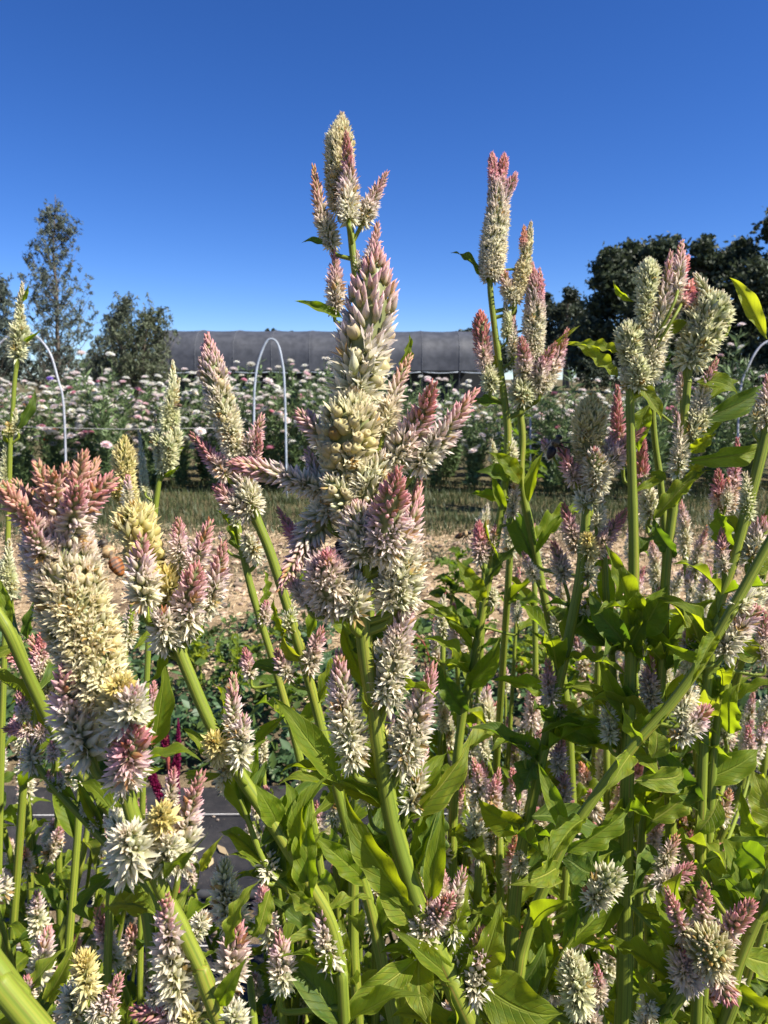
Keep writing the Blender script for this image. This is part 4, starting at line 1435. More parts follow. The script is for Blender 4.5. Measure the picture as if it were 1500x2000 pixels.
# --- cluster right of it
celosia('stalk with a yellow-cream head ringed by pink-pointed side spikes, behind the honeybee', .31,
        [[(318, 1180, 26), (345, 1255, 28), (375, 1330, 28), (415, 1420, 28), (470, 1515, 29), (540, 1620, 30), (600, 1720, 29), (645, 1800, 28), (668, 1900, 26), (674, 2010, 26)], ['j', (470, 1560, 12), (520, 1690, 13), (590, 1760, 14), (640, 1830, 14)]],
        [(262, 990, 300, 1160, 92, 'y', dict(via=((275, 1060),), open=.95, pink=.97, shape='blunt', pod=.25, L=.0088)),
         (278, 1050, 285, 1178, 76, 'p', dict(pink=.52, open=.4, z=-.016, zb=-.014)), (349, 1015, 352, 1095, 42, 'p', dict(pink=.4)), (410, 1018, 372, 1130, 52, 'p', dict(pink=.35, open=.35)),
         (436, 1062, 400, 1200, 58, 'p', dict(pink=.45)), (384, 1108, 362, 1235, 78, 'p', dict(pink=.5, open=.45, z=-.012)), (330, 1110, 330, 1180, 70, 'y', dict(open=.8)), (318, 1200, 325, 1262, 76, 'l', dict(pink=.95, open=.9, z=-.014)),
         (345, 1180, 345, 1240, 70, 'w', dict(open=.8)),
         (456, 1318, 462, 1452, 48, 'p', dict(pink=.5, open=.25)), (476, 1400, 470, 1490, 56, 'p', dict(pink=.75, open=.7, z=-.01, zb=-.01)), (412, 1440, 428, 1480, 56, 'y', dict(open=.9, z=-.012)), (440, 1490, 448, 1540, 50, 'w', dict(open=.9, zb=.02)),
         (628, 1765, 650, 1885, 66, 'p', dict(pink=.6, open=.5, via=((636, 1825),))), (520, 1622, 524, 1712, 52, 'p', dict(pink=.7, open=.6, z=.01)), (545, 1818, 552, 1930, 62, 'p', dict(pink=.55, open=.5))],
        [(318, 1250, 290, 1340, 20), (295, 1460, 325, 1285, 40, dict(roll=40, v=2, d=.36)), (428, 1450, 427, 1330, 20, dict(roll=55)), (425, 1500, 356, 1420, 26, dict(m='leaf_pale', roll=30)), (430, 1510, 358, 1518, 30, dict(m='leaf_pale')),
         (535, 1620, 506, 1530, 50, dict(roll=20, v=3)), (600, 1770, 608, 1555, 52, dict(roll=-15, v=1)), (560, 1650, 563, 1520, 30, dict(roll=40)), (585, 1690, 590, 1540, 26, dict(roll=-40)),
         (480, 1600, 520, 1480, 26, dict(m='leaf_dark', z=.02)), (560, 1400, 500, 1460, 26, dict(z=.03, d=.36)), (620, 1770, 560, 1740, 40, dict(m='leaf_pale')), (530, 1740, 490, 1840, 34, dict(m='leaf_pale', d=.34)), (345, 1255, 398, 1195, 18, dict(m='leaf_pale'))], auto=20, seed=6, ymin=1480)

celosia('creamy yellow blunt spike standing behind the orange-crested bloom', .50,
        [[(255, 985, 14), (258, 1060, 15), (262, 1160, 15), (240, 1300, 16), (225, 1500, 16), (215, 1750, 18), (210, 2000, 18)]],
        [(243, 856, 255, 1000, 50, 'y', dict(open=.7, pink=.97, shape='cyl', L=.0068, dens=1.2)), (250, 930, 250, 985, 26, 'p', dict(z=-.012, zb=-.01)), (222, 960, 235, 975, 30, 'y', dict(z=-.01)), (205, 1180, 225, 1260, 40, 'g'), (260, 1170, 248, 1260, 36, 'p')],
        [(262, 1270, 300, 1220, 16, dict(m='leaf_pale'))], auto=8, seed=7, ymin=1500)

celosia('greenish-white clustered head with three blunt lobes in front of the flower row, left part', .66,
        [[(332, 830, 9), (322, 880, 10), (312, 930, 12), (303, 1000, 12), (296, 1090, 12), (290, 1250, 13), (280, 1500, 13), (275, 1800, 14), (275, 2000, 14)]],
        [(338, 706, 325, 835, 34, 'g', dict(pink=.8, open=.5, z=.01)), (350, 740, 342, 830, 24, 'g', dict(z=.012)), (303, 842, 318, 920, 36, 'g', dict(open=.6, shape='cyl', pink=.95)), (345, 835, 330, 912, 34, 'g', dict(open=.6, shape='cyl', pink=.95)), (324, 850, 322, 915, 34, 'g', dict(open=.6, shape='cyl', pink=.95, z=-.012)),
         (272, 842, 284, 960, 18, 'g', dict(z=.03)), (112, 880, 114, 935, 12, 'g', dict(d=.9, nostalk=1)) if False else (297, 960, 290, 1000, 20, 'g')],
        [(325, 915, 362, 870, 12), (318, 930, 350, 912, 10)], auto=6, seed=8, ymin=1500)

celosia('leftmost thin spike with a papery tan tip rising in front of the young tree', .58,
        [[(36, 680, 9), (29, 740, 10), (25, 800, 10), (20, 870, 11), (18, 960, 11), (14, 1100, 12), (8, 1300, 13), (0, 1600, 14), (-4, 2000, 15)]],
        [(44, 553, 38, 655, 24, 'g', dict(pink=.55, open=.2, dens=1.1)), (40, 630, 34, 698, 42, 'g', dict(open=.9, shape='cyl', pink=.97)), (30, 800, 34, 842, 18, 'g'), (20, 825, 18, 850, 26, 'y', dict(open=.9)), (12, 860, 10, 945, 24, 'g', dict(pink=.97))],
        [(32, 845, 70, 762, 20, dict(m='leaf_dark', roll=20)), (46, 668, 79, 646, 9, dict(m='leaf_pale')), (20, 870, 4, 835, 8), (44, 590, 56, 555, 9, dict(m='leaf_pale', roll=10))], auto=8, seed=9, ymin=1400)

celosia('leaning stalk with small coral-tipped side spikes, under the fat bloom at the left edge', .42,
        [[(75, 1330, 12), (70, 1420, 13), (68, 1480, 13), (95, 1525, 14), (135, 1570, 15), (200, 1640, 16), (280, 1730, 17), (330, 1850, 18), (350, 2000, 18)], [(-8, 1190, 22, .38), (20, 1240, 26, .38), (60, 1330, 26, .39), (110, 1430, 26, .40), (175, 1530, 26, .40), (230, 1610, 26), (280, 1750, 26), (320, 2000, 26)]],
        [(62, 1245, 88, 1345, 56, 'p', dict(pink=.4, open=.4)), (8, 1270, 66, 1310, 32, 'r', dict(pink=.4)), (82, 1232, 82, 1290, 30, 'r', dict(pink=.3)), (95, 1290, 96, 1390, 56, 'c', dict(open=.8, pink=.95)),
         (38, 1350, 46, 1405, 30, 'p', dict(pink=.4)), (10, 1424, 62, 1425, 36, 'r', dict(pink=.45)), (90, 1400, 78, 1440, 34, 'r'), (60, 1430, 62, 1500, 46, 'l'), (104, 1446, 104, 1480, 26, 'r'), (96, 1508, 96, 1530, 18, 'r'), (18, 1055, 22, 1160, 34, 'g', dict(d=.5)), (12, 1090, 14, 1150, 44, 'g', dict(d=.5)), (115, 1510, 118, 1540, 18, 'p'), (166, 1560, 166, 1590, 20, 'p'), (184, 1585, 184, 1620, 24, 'p')],
        [(20, 1240, 0, 1130, 24), (55, 1250, 65, 1170, 24, dict(m='leaf_dark')), (30, 1260, -20, 1290, 20, dict(m='leaf_pale')), (200, 1620, 150, 1520, 26), (150, 1570, 60, 1500, 20), (200, 1640, 150, 1560, 30, dict(m='leaf'))], auto=26, seed=10, ymin=1350, alen=(.04, .08))

# the very near thick stem in the corner
celosia('thick bright green stem cutting across the bottom left corner, closest to the camera', .21,
        [[(-240, 1580, 50), (-120, 1742, 54), (-40, 1850, 56), (35, 1952, 58), (100, 2040, 60)]], [(165, 1865, 172, 1950, 62, 'y', dict(open=.9, d=.30, via=((166, 1900),))), (236, 1905, 182, 1990, 44, 'p', dict(d=.30, pink=.4)), (222, 1955, 215, 2010, 40, 'p', dict(d=.30)), (52, 1908, 60, 1950, 26, 'm', dict(d=.33)), (140, 1930, 150, 1990, 74, 'w', dict(open=.9, d=.31))],
        [(60, 1950, 120, 1850, 34, dict(m='leaf_pale', d=.33)), (90, 1960, 150, 1830, 36, dict(m='leaf_pale', d=.34))], seed=11)

# --- tall stalk right of centre
celosia('tall stalk whose fat spike forks into three pink tips against the sky, right of centre', .60,
        [[(957, 530, 12), (958, 570, 14), (966, 640, 14), (974, 700, 15), (985, 780, 17), (992, 850, 18), (985, 950, 18), (968, 1060, 18), (945, 1180, 19), (925, 1290, 20), (900, 1420, 20), (885, 1600, 22), (880, 2000, 24)],
         [(1005, 585, 10, .62), (1002, 650, 11, .62), (1010, 760, 14, .62), (1020, 850, 17, .62), (1018, 940, 18, .62), (1042, 1060, 19, .62), (1068, 1190, 19, .62), (1098, 1320, 20, .62), (1115, 1500, 20, .62), (1125, 2000, 22, .62)]],
        [(962, 318, 958, 543, 58, 'p', dict(via=((970, 400), (964, 480)), pink=.80, open=.5, shape='std', L=.0064, dens=1.3)), (961, 300, 966, 380, 24, 'p', dict(pink=.2, shape='blunt')), (985, 303, 975, 380, 26, 'p', dict(pink=.25, shape='blunt')), (1007, 340, 984, 440, 28, 'l', dict(pink=.5, open=.2, shape='blunt')),
         (1037, 437, 1010, 575, 42, 'c', dict(pink=.74, open=.4, shape='cone', L=.006, dens=1.2, pod=.12)), (1024, 442, 1022, 490, 18, 'o', dict(pink=.2)), (978, 522, 1000, 585, 38, 'o', dict(pink=.5)), (1010, 560, 1005, 590, 40, 'w', dict(open=.9)),
         (1040, 518, 1040, 700, 50, 'p', dict(via=((1044, 600),), pink=.62, open=.4, L=.0062, dens=1.2, shape='std')), (1054, 525, 1050, 610, 20, 'p', dict(pink=.2)), (1108, 645, 1060, 760, 42, 'p', dict(pink=.45)), (1084, 672, 1045, 765, 44, 'p', dict(pink=.45, z=-.01)),
         (1018, 660, 1022, 740, 44, 'p', dict(pink=.4, z=-.012)), (986, 592, 990, 655, 26, 'g'), (1003, 620, 1000, 690, 28, 'l'), (1020, 735, 1020, 785, 60, 'g', dict(open=.7)),
         (938, 610, 948, 720, 42, 'r', dict(pink=.35, open=.2, shape='cyl')), (950, 700, 958, 760, 44, 'g', dict(open=.5)), (994, 848, 1000, 905, 30, 'w'), (935, 1018, 940, 1095, 42, 'm', dict(pink=.35, open=.7)), (970, 1020, 962, 1080, 26, 'm'), (1008, 925, 1000, 1005, 26, 'p'),
         (1012, 1175, 1010, 1210, 20, 'w'), (965, 1150, 962, 1180, 30, 'w', dict(open=.9)), (1022, 1080, 1045, 1130, 28, 'p'), (1100, 985, 1128, 1075, 44, 'm', dict(d=.55, pink=.5)), (1080, 1060, 1100, 1130, 46, 'm', dict(d=.56, pink=.6)), (1093, 1182, 1092, 1240, 42, 'w', dict(pink=.8)), (960, 860, 965, 900, 18, 'g')],
        [(960, 560, 884, 484, 15, dict(m='leaf_dark', roll=40)), (978, 745, 948, 680, 44, dict(m='leaf_pale', roll=5, v=1)), (985, 790, 880, 790, 18, dict(m='leaf_dark', roll=40)), (1020, 950, 960, 880, 30), (1000, 940, 935, 915, 34, dict(m='leaf_dark')), (1000, 985, 918, 960, 24), (980, 1110, 945, 1010, 24),
         (985, 1000, 960, 920, 22), (945, 1180, 895, 1090, 40, dict(m='leaf')), (950, 1150, 1010, 1060, 30, dict(m='leaf_dark')), (930, 1250, 890, 1160, 34, dict(m='leaf_dark')), (1045, 1080, 1100, 1000, 20), (1010, 700, 1060, 665, 18), (1050, 700, 1140, 630, 10, dict(m='leaf_pale')), (1020, 780, 1060, 740, 8), (1030, 980, 1060, 880, 26), (905, 1400, 850, 1290, 46, dict(m='leaf_dark')), (905, 1350, 980, 1250, 40)], auto=34, seed=12, ymin=1040, alen=(.03, .06))

# --- right centre plant with blunt cream spike
celosia('stalk with a blunt cream spike between pink side points, a dark bee at its left', .50,
        [[(1150, 950, 20), (1142, 1040, 22), (1132, 1130, 23), (1112, 1240, 24), (1090, 1340, 24), (1068, 1440, 25), (1040, 1560, 26), (1010, 1720, 28), (990, 2000, 30)], ['j', (1180, 1080, 14), (1185, 1180, 15), (1195, 1280, 15), (1205, 1400, 15), (1212, 1500, 15)]],
        [(1158, 774, 1150, 905, 70, 'y', dict(open=.95, pink=.97, shape='blunt', L=.0068, dens=1.2)), (1093, 868, 1124, 940, 46, 'r', dict(pink=.4, open=.3)), (1256, 838, 1175, 925, 54, 'p', dict(pink=.38, open=.3)), (1204, 845, 1180, 900, 30, 'r', dict(z=.01)),
         (1162, 880, 1164, 955, 66, 'p', dict(pink=.95, open=.5, z=-.02)), (1140, 960, 1150, 990, 60, 'w', dict(open=.9)), (1170, 970, 1165, 1030, 42, 'w', dict(open=.9, z=.01)),
         (1223, 998, 1162, 1078, 48, 'm', dict(pink=.38, open=.3)), (1148, 1045, 1150, 1090, 44, 'y', dict(open=.9, z=-.01)), (1137, 1042, 1140, 1070, 16, 'o'), (1148, 1095, 1148, 1130, 44, 'w'), (1063, 862, 1080, 890, 34, 'p', dict(d=.53)),
         (1070, 1290, 1078, 1378, 42, 'm', dict(pink=.5)), (1100, 1380, 1090, 1400, 30, 'o'), (1150, 1170, 1140, 1200, 26, 'p'), (1098, 1437, 1090, 1505, 38, 'm', dict(pink=.5)), (1098, 1498, 1098, 1570, 42, 'm', dict(pink=.5, open=.6)), (1030, 1450, 1028, 1480, 24, 'p'), (1012, 1565, 1014, 1595, 24, 'p'), (1016, 1665, 1016, 1700, 34, 'w', dict(z=-.012))],
        [(1150, 1095, 1215, 1092, 18, dict(m='leaf_pale', roll=30)), (1148, 985, 1125, 920, 12), (1130, 1200, 1170, 1150, 34), (1100, 1300, 1040, 1230, 24), (1195, 1200, 1180, 1090, 40), (1195, 1260, 1100, 1180, 44, dict(m='leaf_dark')), (1080, 1380, 1140, 1390, 30, dict(m='leaf_pale')), (1060, 1470, 990, 1440, 34), (1080, 1400, 1170, 1460, 50),
         (1045, 1540, 1100, 1490, 56, dict(v=1)), (1060, 1480, 1000, 1560, 50, dict(m='leaf_dark')), (1040, 1600, 1180, 1620, 60, dict(m='leaf_dark', d=.45)), (1030, 1620, 930, 1560, 60)], auto=30, seed=13, ymin=1240, alen=(.035, .065))

# --- strong vertical plant on the right
celosia('strong upright stem with greenish round heads and a red-tipped spike in front of the oak', .48,
        [[(1230, 735, 18), (1232, 850, 19), (1236, 980, 21), (1238, 1120, 24), (1232, 1300, 27), (1226, 1480, 30), (1222, 1700, 34), (1216, 2010, 38)], [(1272, 735, 12, .52), (1278, 850, 14, .52), (1292, 960, 15, .52), (1300, 1080, 16, .52), (1298, 1230, 16, .52), (1270, 1450, 17, .51), (1250, 1700, 18, .5), (1240, 2000, 20, .5)]],
        [(1268, 507, 1256, 640, 46, 'g', dict(via=((1264, 560),), open=.8, pink=.97, shape='cyl', L=.0062, dens=1.2)), (1310, 495, 1270, 720, 60, 'l', dict(via=((1300, 570), (1285, 640)), pink=.60, open=.3, L=.0080)), (1332, 472, 1306, 640, 46, 'p', dict(via=((1324, 540),), pink=.55, open=.4, z=.012, zb=.01)), (1344, 500, 1325, 560, 24, 'r', dict(pink=.2, z=.015)),
         (1352, 548, 1332, 592, 32, 'r', dict(pink=.1, z=.015)), (1226, 628, 1232, 715, 60, 'g', dict(open=.7, pink=.97, shape='blunt', L=.0065)), (1248, 700, 1245, 755, 56, 'g', dict(open=.8, pink=.97, z=-.01)), (1220, 722, 1228, 755, 34, 'w'), (1206, 755, 1216, 900, 42, 'm', dict(pink=.2, open=.1, d=.56)),
         (1256, 850, 1262, 1000, 46, 'm', dict(d=.56, pink=.3, open=.3)), (1298, 640, 1270, 740, 50, 'w', dict(open=.8)), (1272, 1285, 1272, 1378, 46, 'm', dict(pink=.55, open=.5)), (1192, 1370, 1192, 1445, 42, 'w', dict(open=.8)), (1262, 930, 1268, 1010, 44, 'w', dict(open=.7, d=.53)), (1255, 1250, 1250, 1275, 30, 'w'), (1340, 700, 1330, 780, 24, 'm', dict(d=.56)), (1290, 1150, 1280, 1170, 22, 'r')],
        [(1205, 738, 1117, 660, 26, dict(m='leaf_pale', roll=30)), (1208, 690, 1112, 666, 20, dict(m='leaf_pale', roll=30)), (1238, 590, 1194, 553, 14), (1245, 745, 1320, 685, 26, dict(m='leaf_dark', roll=20)), (1242, 748, 1300, 822, 28, dict(m='leaf_pale', v=0)), (1300, 660, 1345, 620, 26), (1235, 965, 1300, 930, 22, dict(m='leaf_pale')), (1265, 790, 1245, 880, 40, dict(d=.52)),
         (1232, 1240, 1310, 1150, 66, dict(roll=15, v=3)), (1230, 1240, 1190, 1060, 50, dict(m='leaf')), (1240, 1100, 1280, 1040, 34, dict(m='leaf_dark')), (1228, 1400, 1170, 1290, 40), (1228, 1450, 1215, 1380, 26, dict(m='leaf_pale')), (1226, 1270, 1150, 1160, 50, dict(m='leaf_dark')), (1228, 1560, 1150, 1640, 60, dict(m='leaf_pale', v=1)), (1222, 1650, 1100, 1700, 80, dict(m='leaf_dark')),
         (1225, 1750, 1160, 1830, 40), (1225, 1880, 1240, 1920, 34), (1225, 1290, 1260, 1200, 40), (1220, 1640, 1180, 1600, 22), (1225, 1550, 1290, 1500, 30)], auto=40, seed=14, ymin=1280, alen=(.035, .065))

celosia('stem topped by a drooping shaggy greenish head at the upper right, leaning to the right', .48,
        [[(1346, 715, 16), (1338, 800, 18), (1328, 900, 20), (1312, 1010, 21), (1300, 1130, 21), (1296, 1250, 22), (1290, 1400, 22), (1310, 1600, 24), (1300, 2000, 26)]],
        [(1358, 536, 1398, 605, 40, 'w', dict(pink=.3, open=.0)), (1405, 575, 1345, 715, 88, 'g', dict(via=((1380, 630),), open=.7, pink=.97, shape='blunt', L=.0080, pod=.05)), (1400, 703, 1360, 815, 38, 'p', dict(pink=.5, open=.2)), (1358, 800, 1350, 860, 50, 'g', dict(open=.9)),
         (1318, 800, 1322, 930, 42, 'p', dict(pink=.75, open=.4)), (1340, 920, 1330, 960, 40, 'w'), (1380, 790, 1368, 830, 40, 'g')],
        [(1368, 825, 1510, 745, 42, dict(m='leaf_dark', v=0, roll=15)), (1340, 905, 1512, 862, 42, dict(m='leaf_pale', roll=25, v=2)), (1330, 950, 1380, 900, 30), (1275, 1010, 1385, 910, 34, dict(m='leaf_pale')), (1385, 780, 1445, 735, 28, dict(m='leaf')), (1355, 860, 1420, 815, 26, dict(m='leaf_pale')), (1360, 745, 1445, 760, 40), (1300, 940, 1270, 920, 20),
         (1315, 1090, 1275, 1010, 34, dict(m='leaf_dark')), (1340, 880, 1400, 850, 30)], auto=20, seed=15, ymin=1200, alen=(.03, .06))

celosia('pair of slanting stems at the right edge below the long dark leaf', .46,
        [[(1510, 780, 22), (1488, 880, 24), (1460, 990, 24), (1430, 1100, 24), (1400, 1200, 22), (1380, 1350, 22), (1370, 1550, 24), (1360, 2000, 26)], [(1560, 860, 18), (1500, 1010, 18), (1470, 1120, 18), (1440, 1250, 18), (1400, 1420, 18), (1380, 1700, 20), (1370, 2000, 20)]],
        [(1500, 735, 1496, 830, 50, 'p'), (1440, 858, 1428, 990, 34, 'm', dict(pink=.4, d=.55)), (1402, 920, 1410, 1000, 44, 'm', dict(pink=.3, d=.55)), (1422, 935, 1418, 985, 24, 'o', dict(d=.54)), (1456, 925, 1462, 1010, 34, 'g', dict(open=.9)), (1494, 1012, 1464, 1095, 60, 'p', dict(pink=.6)), (1410, 1035, 1412, 1115, 36, 'm', dict(pink=.5)), (1485, 1140, 1460, 1190, 60, 'w', dict(open=.8)), (1495, 1200, 1490, 1290, 40, 'm'), (1345, 1220, 1345, 1305, 40, 'p', dict(pink=.5, open=.6)), (1410, 1395, 1415, 1440, 46, 'g', dict(open=.9, d=.6)), (1460, 1420, 1462, 1490, 34, 'm', dict(d=.6)), (1478, 790, 1475, 830, 30, 'g')],
        [(1500, 660, 1426, 540, 34, dict(m='leaf_pale', roll=15, v=2)), (1430, 1080, 1395, 990, 44, dict(m='leaf')), (1440, 1050, 1410, 1000, 26, dict(m='leaf_pale')), (1380, 1270, 1330, 1190, 60, dict(m='leaf_pale', roll=10)), (1400, 1250, 1410, 1160, 50), (1455, 1110, 1510, 1080, 40, dict(m='leaf_pale')), (1420, 1270, 1510, 1270, 30, dict(m='leaf_pale', roll=30)), (1420, 1430, 1440, 1340, 60), (1340, 1440, 1450, 1480, 34, dict(m='leaf_pale')), (1370, 1530, 1490, 1460, 60, dict(m='leaf', v=0)), (1270, 1600, 1390, 1520, 42, dict(m='leaf_pale')), (1400, 1560, 1360, 1640, 56, dict(m='leaf_pale', v=1)), (1520, 1640, 1480, 1500, 90, dict(m='leaf_pale', v=3, roll=5)), (1520, 1700, 1445, 1545, 40), (1400, 1730, 1480, 1660, 80, dict(m='leaf', v=1))], auto=34, seed=16, ymin=1150, alen=(.03, .06))

celosia('stout stem leaning diagonally from the right edge down to the bottom, crossing the upright ones', .37,
        [[(1530, 1010, 22), (1480, 1100, 22), (1430, 1190, 23), (1375, 1285, 23), (1310, 1375, 23), (1235, 1460, 22), (1170, 1545, 23), (1110, 1635, 23), (1060, 1740, 25), (1025, 1840, 26), (990, 2010, 28)], ['j', (1160, 1765, 8), (1120, 1830, 8), (1080, 1890, 9), (1050, 1960, 9), (1015, 1980, 10)]],
        [(1482, 1190, 1412, 1278, 62, 'p', dict(pink=.66, open=.5)), (1380, 1383, 1322, 1442, 52, 'p', dict(pink=.55, open=.5)), (1350, 1318, 1328, 1400, 46, 'w', dict(pink=.8, z=.01)), (1206, 1702, 1158, 1765, 66, 'w', dict(open=.5, pink=.95, z=-.008, shape='cyl')), (1142, 1735, 1165, 1770, 24, 'r'), (1458, 1150, 1440, 1190, 50, 'w', dict(open=.8, z=.01)),
         (1115, 1868, 1132, 1975, 70, 'g', dict(open=.9, pink=.97, shape='blunt', z=-.01)), (1095, 1870, 1110, 1920, 24, 'm'), (1165, 1888, 1172, 1960, 34, 'm'), (1150, 1970, 1160, 2010, 56, 'm', dict(pink=.8)), (1262, 1930, 1265, 1985, 42, 'w', dict(open=.9)), (1260, 1985, 1262, 2030, 60, 'w', dict(open=.8)), (1065, 1930, 1066, 1950, 16, 'g')],
        [(1090, 1660, 1240, 1575, 40, dict(m='leaf', v=4)), (1160, 1700, 1095, 1680, 70, dict(m='leaf_dark')), (1060, 1840, 1000, 1960, 50, dict(m='leaf_dark')), (1320, 1370, 1240, 1440, 30), (1270, 1480, 1290, 1420, 44, dict(m='leaf_pale')), (1270, 1460, 1210, 1380, 28, dict(m='leaf_pale')), (1020, 1900, 1090, 1830, 50), (1000, 1990, 1100, 2010, 60, dict(m='leaf')), (1240, 1530, 1340, 1500, 50, dict(m='leaf_pale')), (1380, 1290, 1300, 1260, 26), (1150, 1600, 1060, 1690, 44, dict(z=-.03, m='leaf')), (1090, 1700, 1010, 1720, 50, dict(z=-.03, m='leaf_pale')), (1040, 1800, 1110, 1760, 44, dict(z=-.03)), (1230, 1470, 1190, 1540, 36, dict(z=-.03, m='leaf_pale')), (1400, 1240, 1350, 1330, 30, dict(z=-.02))], auto=14, seed=17, ymin=1500)

celosia('low stalk in the bottom right corner, its round shaggy head ringed by pink points', .37,
        [[(1370, 1850, 22), (1330, 1930, 28), (1290, 2000, 30)], [(1480, 1790, 26), (1450, 1860, 28), (1420, 1950, 30), (1410, 2010, 30)], ['j', (1500, 1740, 24), (1480, 1790, 26), (1465, 1820, 26)]],
        [(1382, 1838, 1384, 1880, 94, 'c', dict(open=.3, pink=.97, z=-.022, zb=-.002, shape='blunt', L=.0075, dens=1.5)), (1303, 1738, 1346, 1838, 50, 'p', dict(pink=.35, open=.1, z=-.012)), (1376, 1728, 1374, 1825, 50, 'p', dict(pink=.4, open=.1, z=-.01)), (1470, 1764, 1402, 1842, 58, 'p', dict(pink=.3, open=.1, z=-.012)),
         (1330, 1830, 1345, 1880, 80, 'y', dict(open=.9)), (1335, 1870, 1345, 1920, 72, 'm', dict(pink=.97, open=.9, z=-.01)), (1425, 1955, 1395, 1890, 66, 'm', dict(pink=.6, open=.5, z=-.012)), (1418, 1660, 1424, 1770, 42, 'p', dict(pink=.6, d=.45)), (1322, 1633, 1292, 1700, 44, 'o', dict(pink=.6, d=.45)), (1353, 1692, 1288, 1728, 44, 'm', dict(pink=.45, d=.43)),
         (1425, 1545, 1405, 1605, 40, 'o', dict(pink=.5, d=.5)), (1322, 1548, 1318, 1582, 32, 'w', dict(d=.5)), (1480, 1670, 1468, 1715, 26, 'r', dict(d=.45)), (1290, 1480, 1300, 1540, 50, 'g', dict(open=.8, d=.5))],
        [(1300, 1960, 1240, 1900, 40), (1420, 1900, 1510, 1990, 70, dict(m='leaf')), (1450, 1860, 1520, 1900, 60, dict(m='leaf_pale')), (1330, 1930, 1260, 2010, 50, dict(m='leaf_dark')), (1400, 1930, 1490, 1975, 20, dict(m='leaf_pale', roll=40)), (1380, 1960, 1420, 2020, 60), (1490, 1700, 1450, 1640, 70, dict(m='leaf')), (1330, 1800, 1320, 1700, 60, dict(m='leaf_pale', d=.42)), (1300, 1800, 1240, 1770, 40, dict(d=.42))], auto=20, seed=18, ymin=1600)


# ------------------------------------------------------------------ celosia plants standing farther back in the bed
def k_odd(i):
    return i % 2 == 1


def filler_proto(seed, H=.62):
    r = random.Random(seed)
    parts = []
    sg = G()
    mains = [[np.zeros(3), np.array([r.uniform(-.02, .02), r.uniform(-.02, .02), H * .5]), np.array([r.uniform(-.05, .05), r.uniform(-.05, .05), H])]]
    for k in range(6):
        a = k * 1.1 + r.uniform(0, .6)
        z0 = H * r.uniform(.12, .6)
        ln = H * r.uniform(.25, .45)
        mains.append([np.array([0, 0, z0]), np.array([math.cos(a) * ln * .35, math.sin(a) * ln * .35, z0 + ln * .45]), np.array([math.cos(a) * ln * .5, math.sin(a) * ln * .5, z0 + ln])])
    paths = []
    for i, m_ in enumerate(mains):
        cp = catmull(m_, 16)
        tube(sg, cp, np.linspace(.0048, .003, 16) if i == 0 else np.linspace(.0038, .0018, 16), 10, .04)
        paths.append(cp)
    parts.append(('stem', sg.mesh('stem', M['stem']), Matrix.Identity(4)))
    for i, cp in enumerate(paths):
        tops = [(cp[-1], unit(cp[-1] - cp[-3]), r.uniform(.026, .044))]
        for q in range(2 if i == 0 else (1 if k_odd(i) else 0)):
            j = r.randrange(7, 14)
            a = r.uniform(0, 6.28)
            tops.append((cp[j] + np.array([math.cos(a), math.sin(a), .8]) * .018, unit([math.cos(a) * .5, math.sin(a) * .5, 1]), r.uniform(.022, .036)))
        for (b, dv, hh) in tops:
            g = spike([b - dv * .004, b + dv * hh * .5 + np.array([r.gauss(0, .002), r.gauss(0, .002), 0]), b + dv * hh], r.uniform(.0075, .011), r.choice('pppomlwrp'), .0085, r.uniform(.45, .75), r.uniform(.4, .7), 'cone', r.randrange(9999), 0, .8)
            tube(g, [b - dv * .02, b], .0014, 6, 0, (.12, .2, .03))
            parts.append(('flower_spike', g.mesh('flower_spike', M['petal']), Matrix.Identity(4)))
    for k in range(52):
        cp = paths[0] if r.random() < .45 else r.choice(paths)
        j = r.randrange(1, 15)
        p = cp[j]
        a = r.uniform(0, 2 * math.pi)
        el = r.uniform(-.1, .9)
        L_ = r.uniform(.042, .085) * (1.1 - .35 * p[2] / H)
        dv = np.array([math.cos(a) * math.cos(el), math.sin(a) * math.cos(el), math.sin(el)])
        y = dv
        z = unit(np.array([r.gauss(0, .3), r.gauss(0, .3), 1.]) - y * y[2])
        z = unit(z - (z @ y) * y)
        x = np.cross(y, z)
        sx = L_ * r.uniform(.7, 1.0)
        mt = Matrix(((x[0] * sx, y[0] * L_, z[0] * L_, p[0]), (x[1] * sx, y[1] * L_, z[1] * L_, p[1]), (x[2] * sx, y[2] * L_, z[2] * L_, p[2]), (0, 0, 0, 1)))
        parts.append(('leaf', LEAF[r.choice(('leaf', 'leaf', 'leaf_dark', 'leaf_pale'))][r.randrange(8)], mt))
    return parts


FP = [filler_proto(i) for i in range(5)]
FG = 'leafy celosia plants standing farther back in the bed'


def filler(px, topy, d, label):
    q = P(px, topy, d)
    s = q[2] / .64
    root = empty('celosia', (q[0], q[1], 0), label, 'flower plant', FG)
    rz = random.uniform(0, 6.28)
    wd = min(1.0, .75 / s + .25)
    m = Matrix.Translation((q[0], q[1], 0)) @ Matrix.Rotation(rz, 4, 'Z') @ Matrix.Diagonal((s * wd, s * wd, s, 1))
    for nm, me, mt in random.choice(FP):
        if nm == 'leaf':
            # keep the leaves undistorted
            pos = m @ mt.translation
            rot = Matrix.Rotation(rz, 4, 'Z') @ Matrix.Translation(-mt.translation) @ mt
            link(nm, me, root, Matrix.Translation(pos) @ rot)
        elif nm == 'flower_spike':
            link(nm, me, root, m)
        else:
            link(nm, me, root, m)


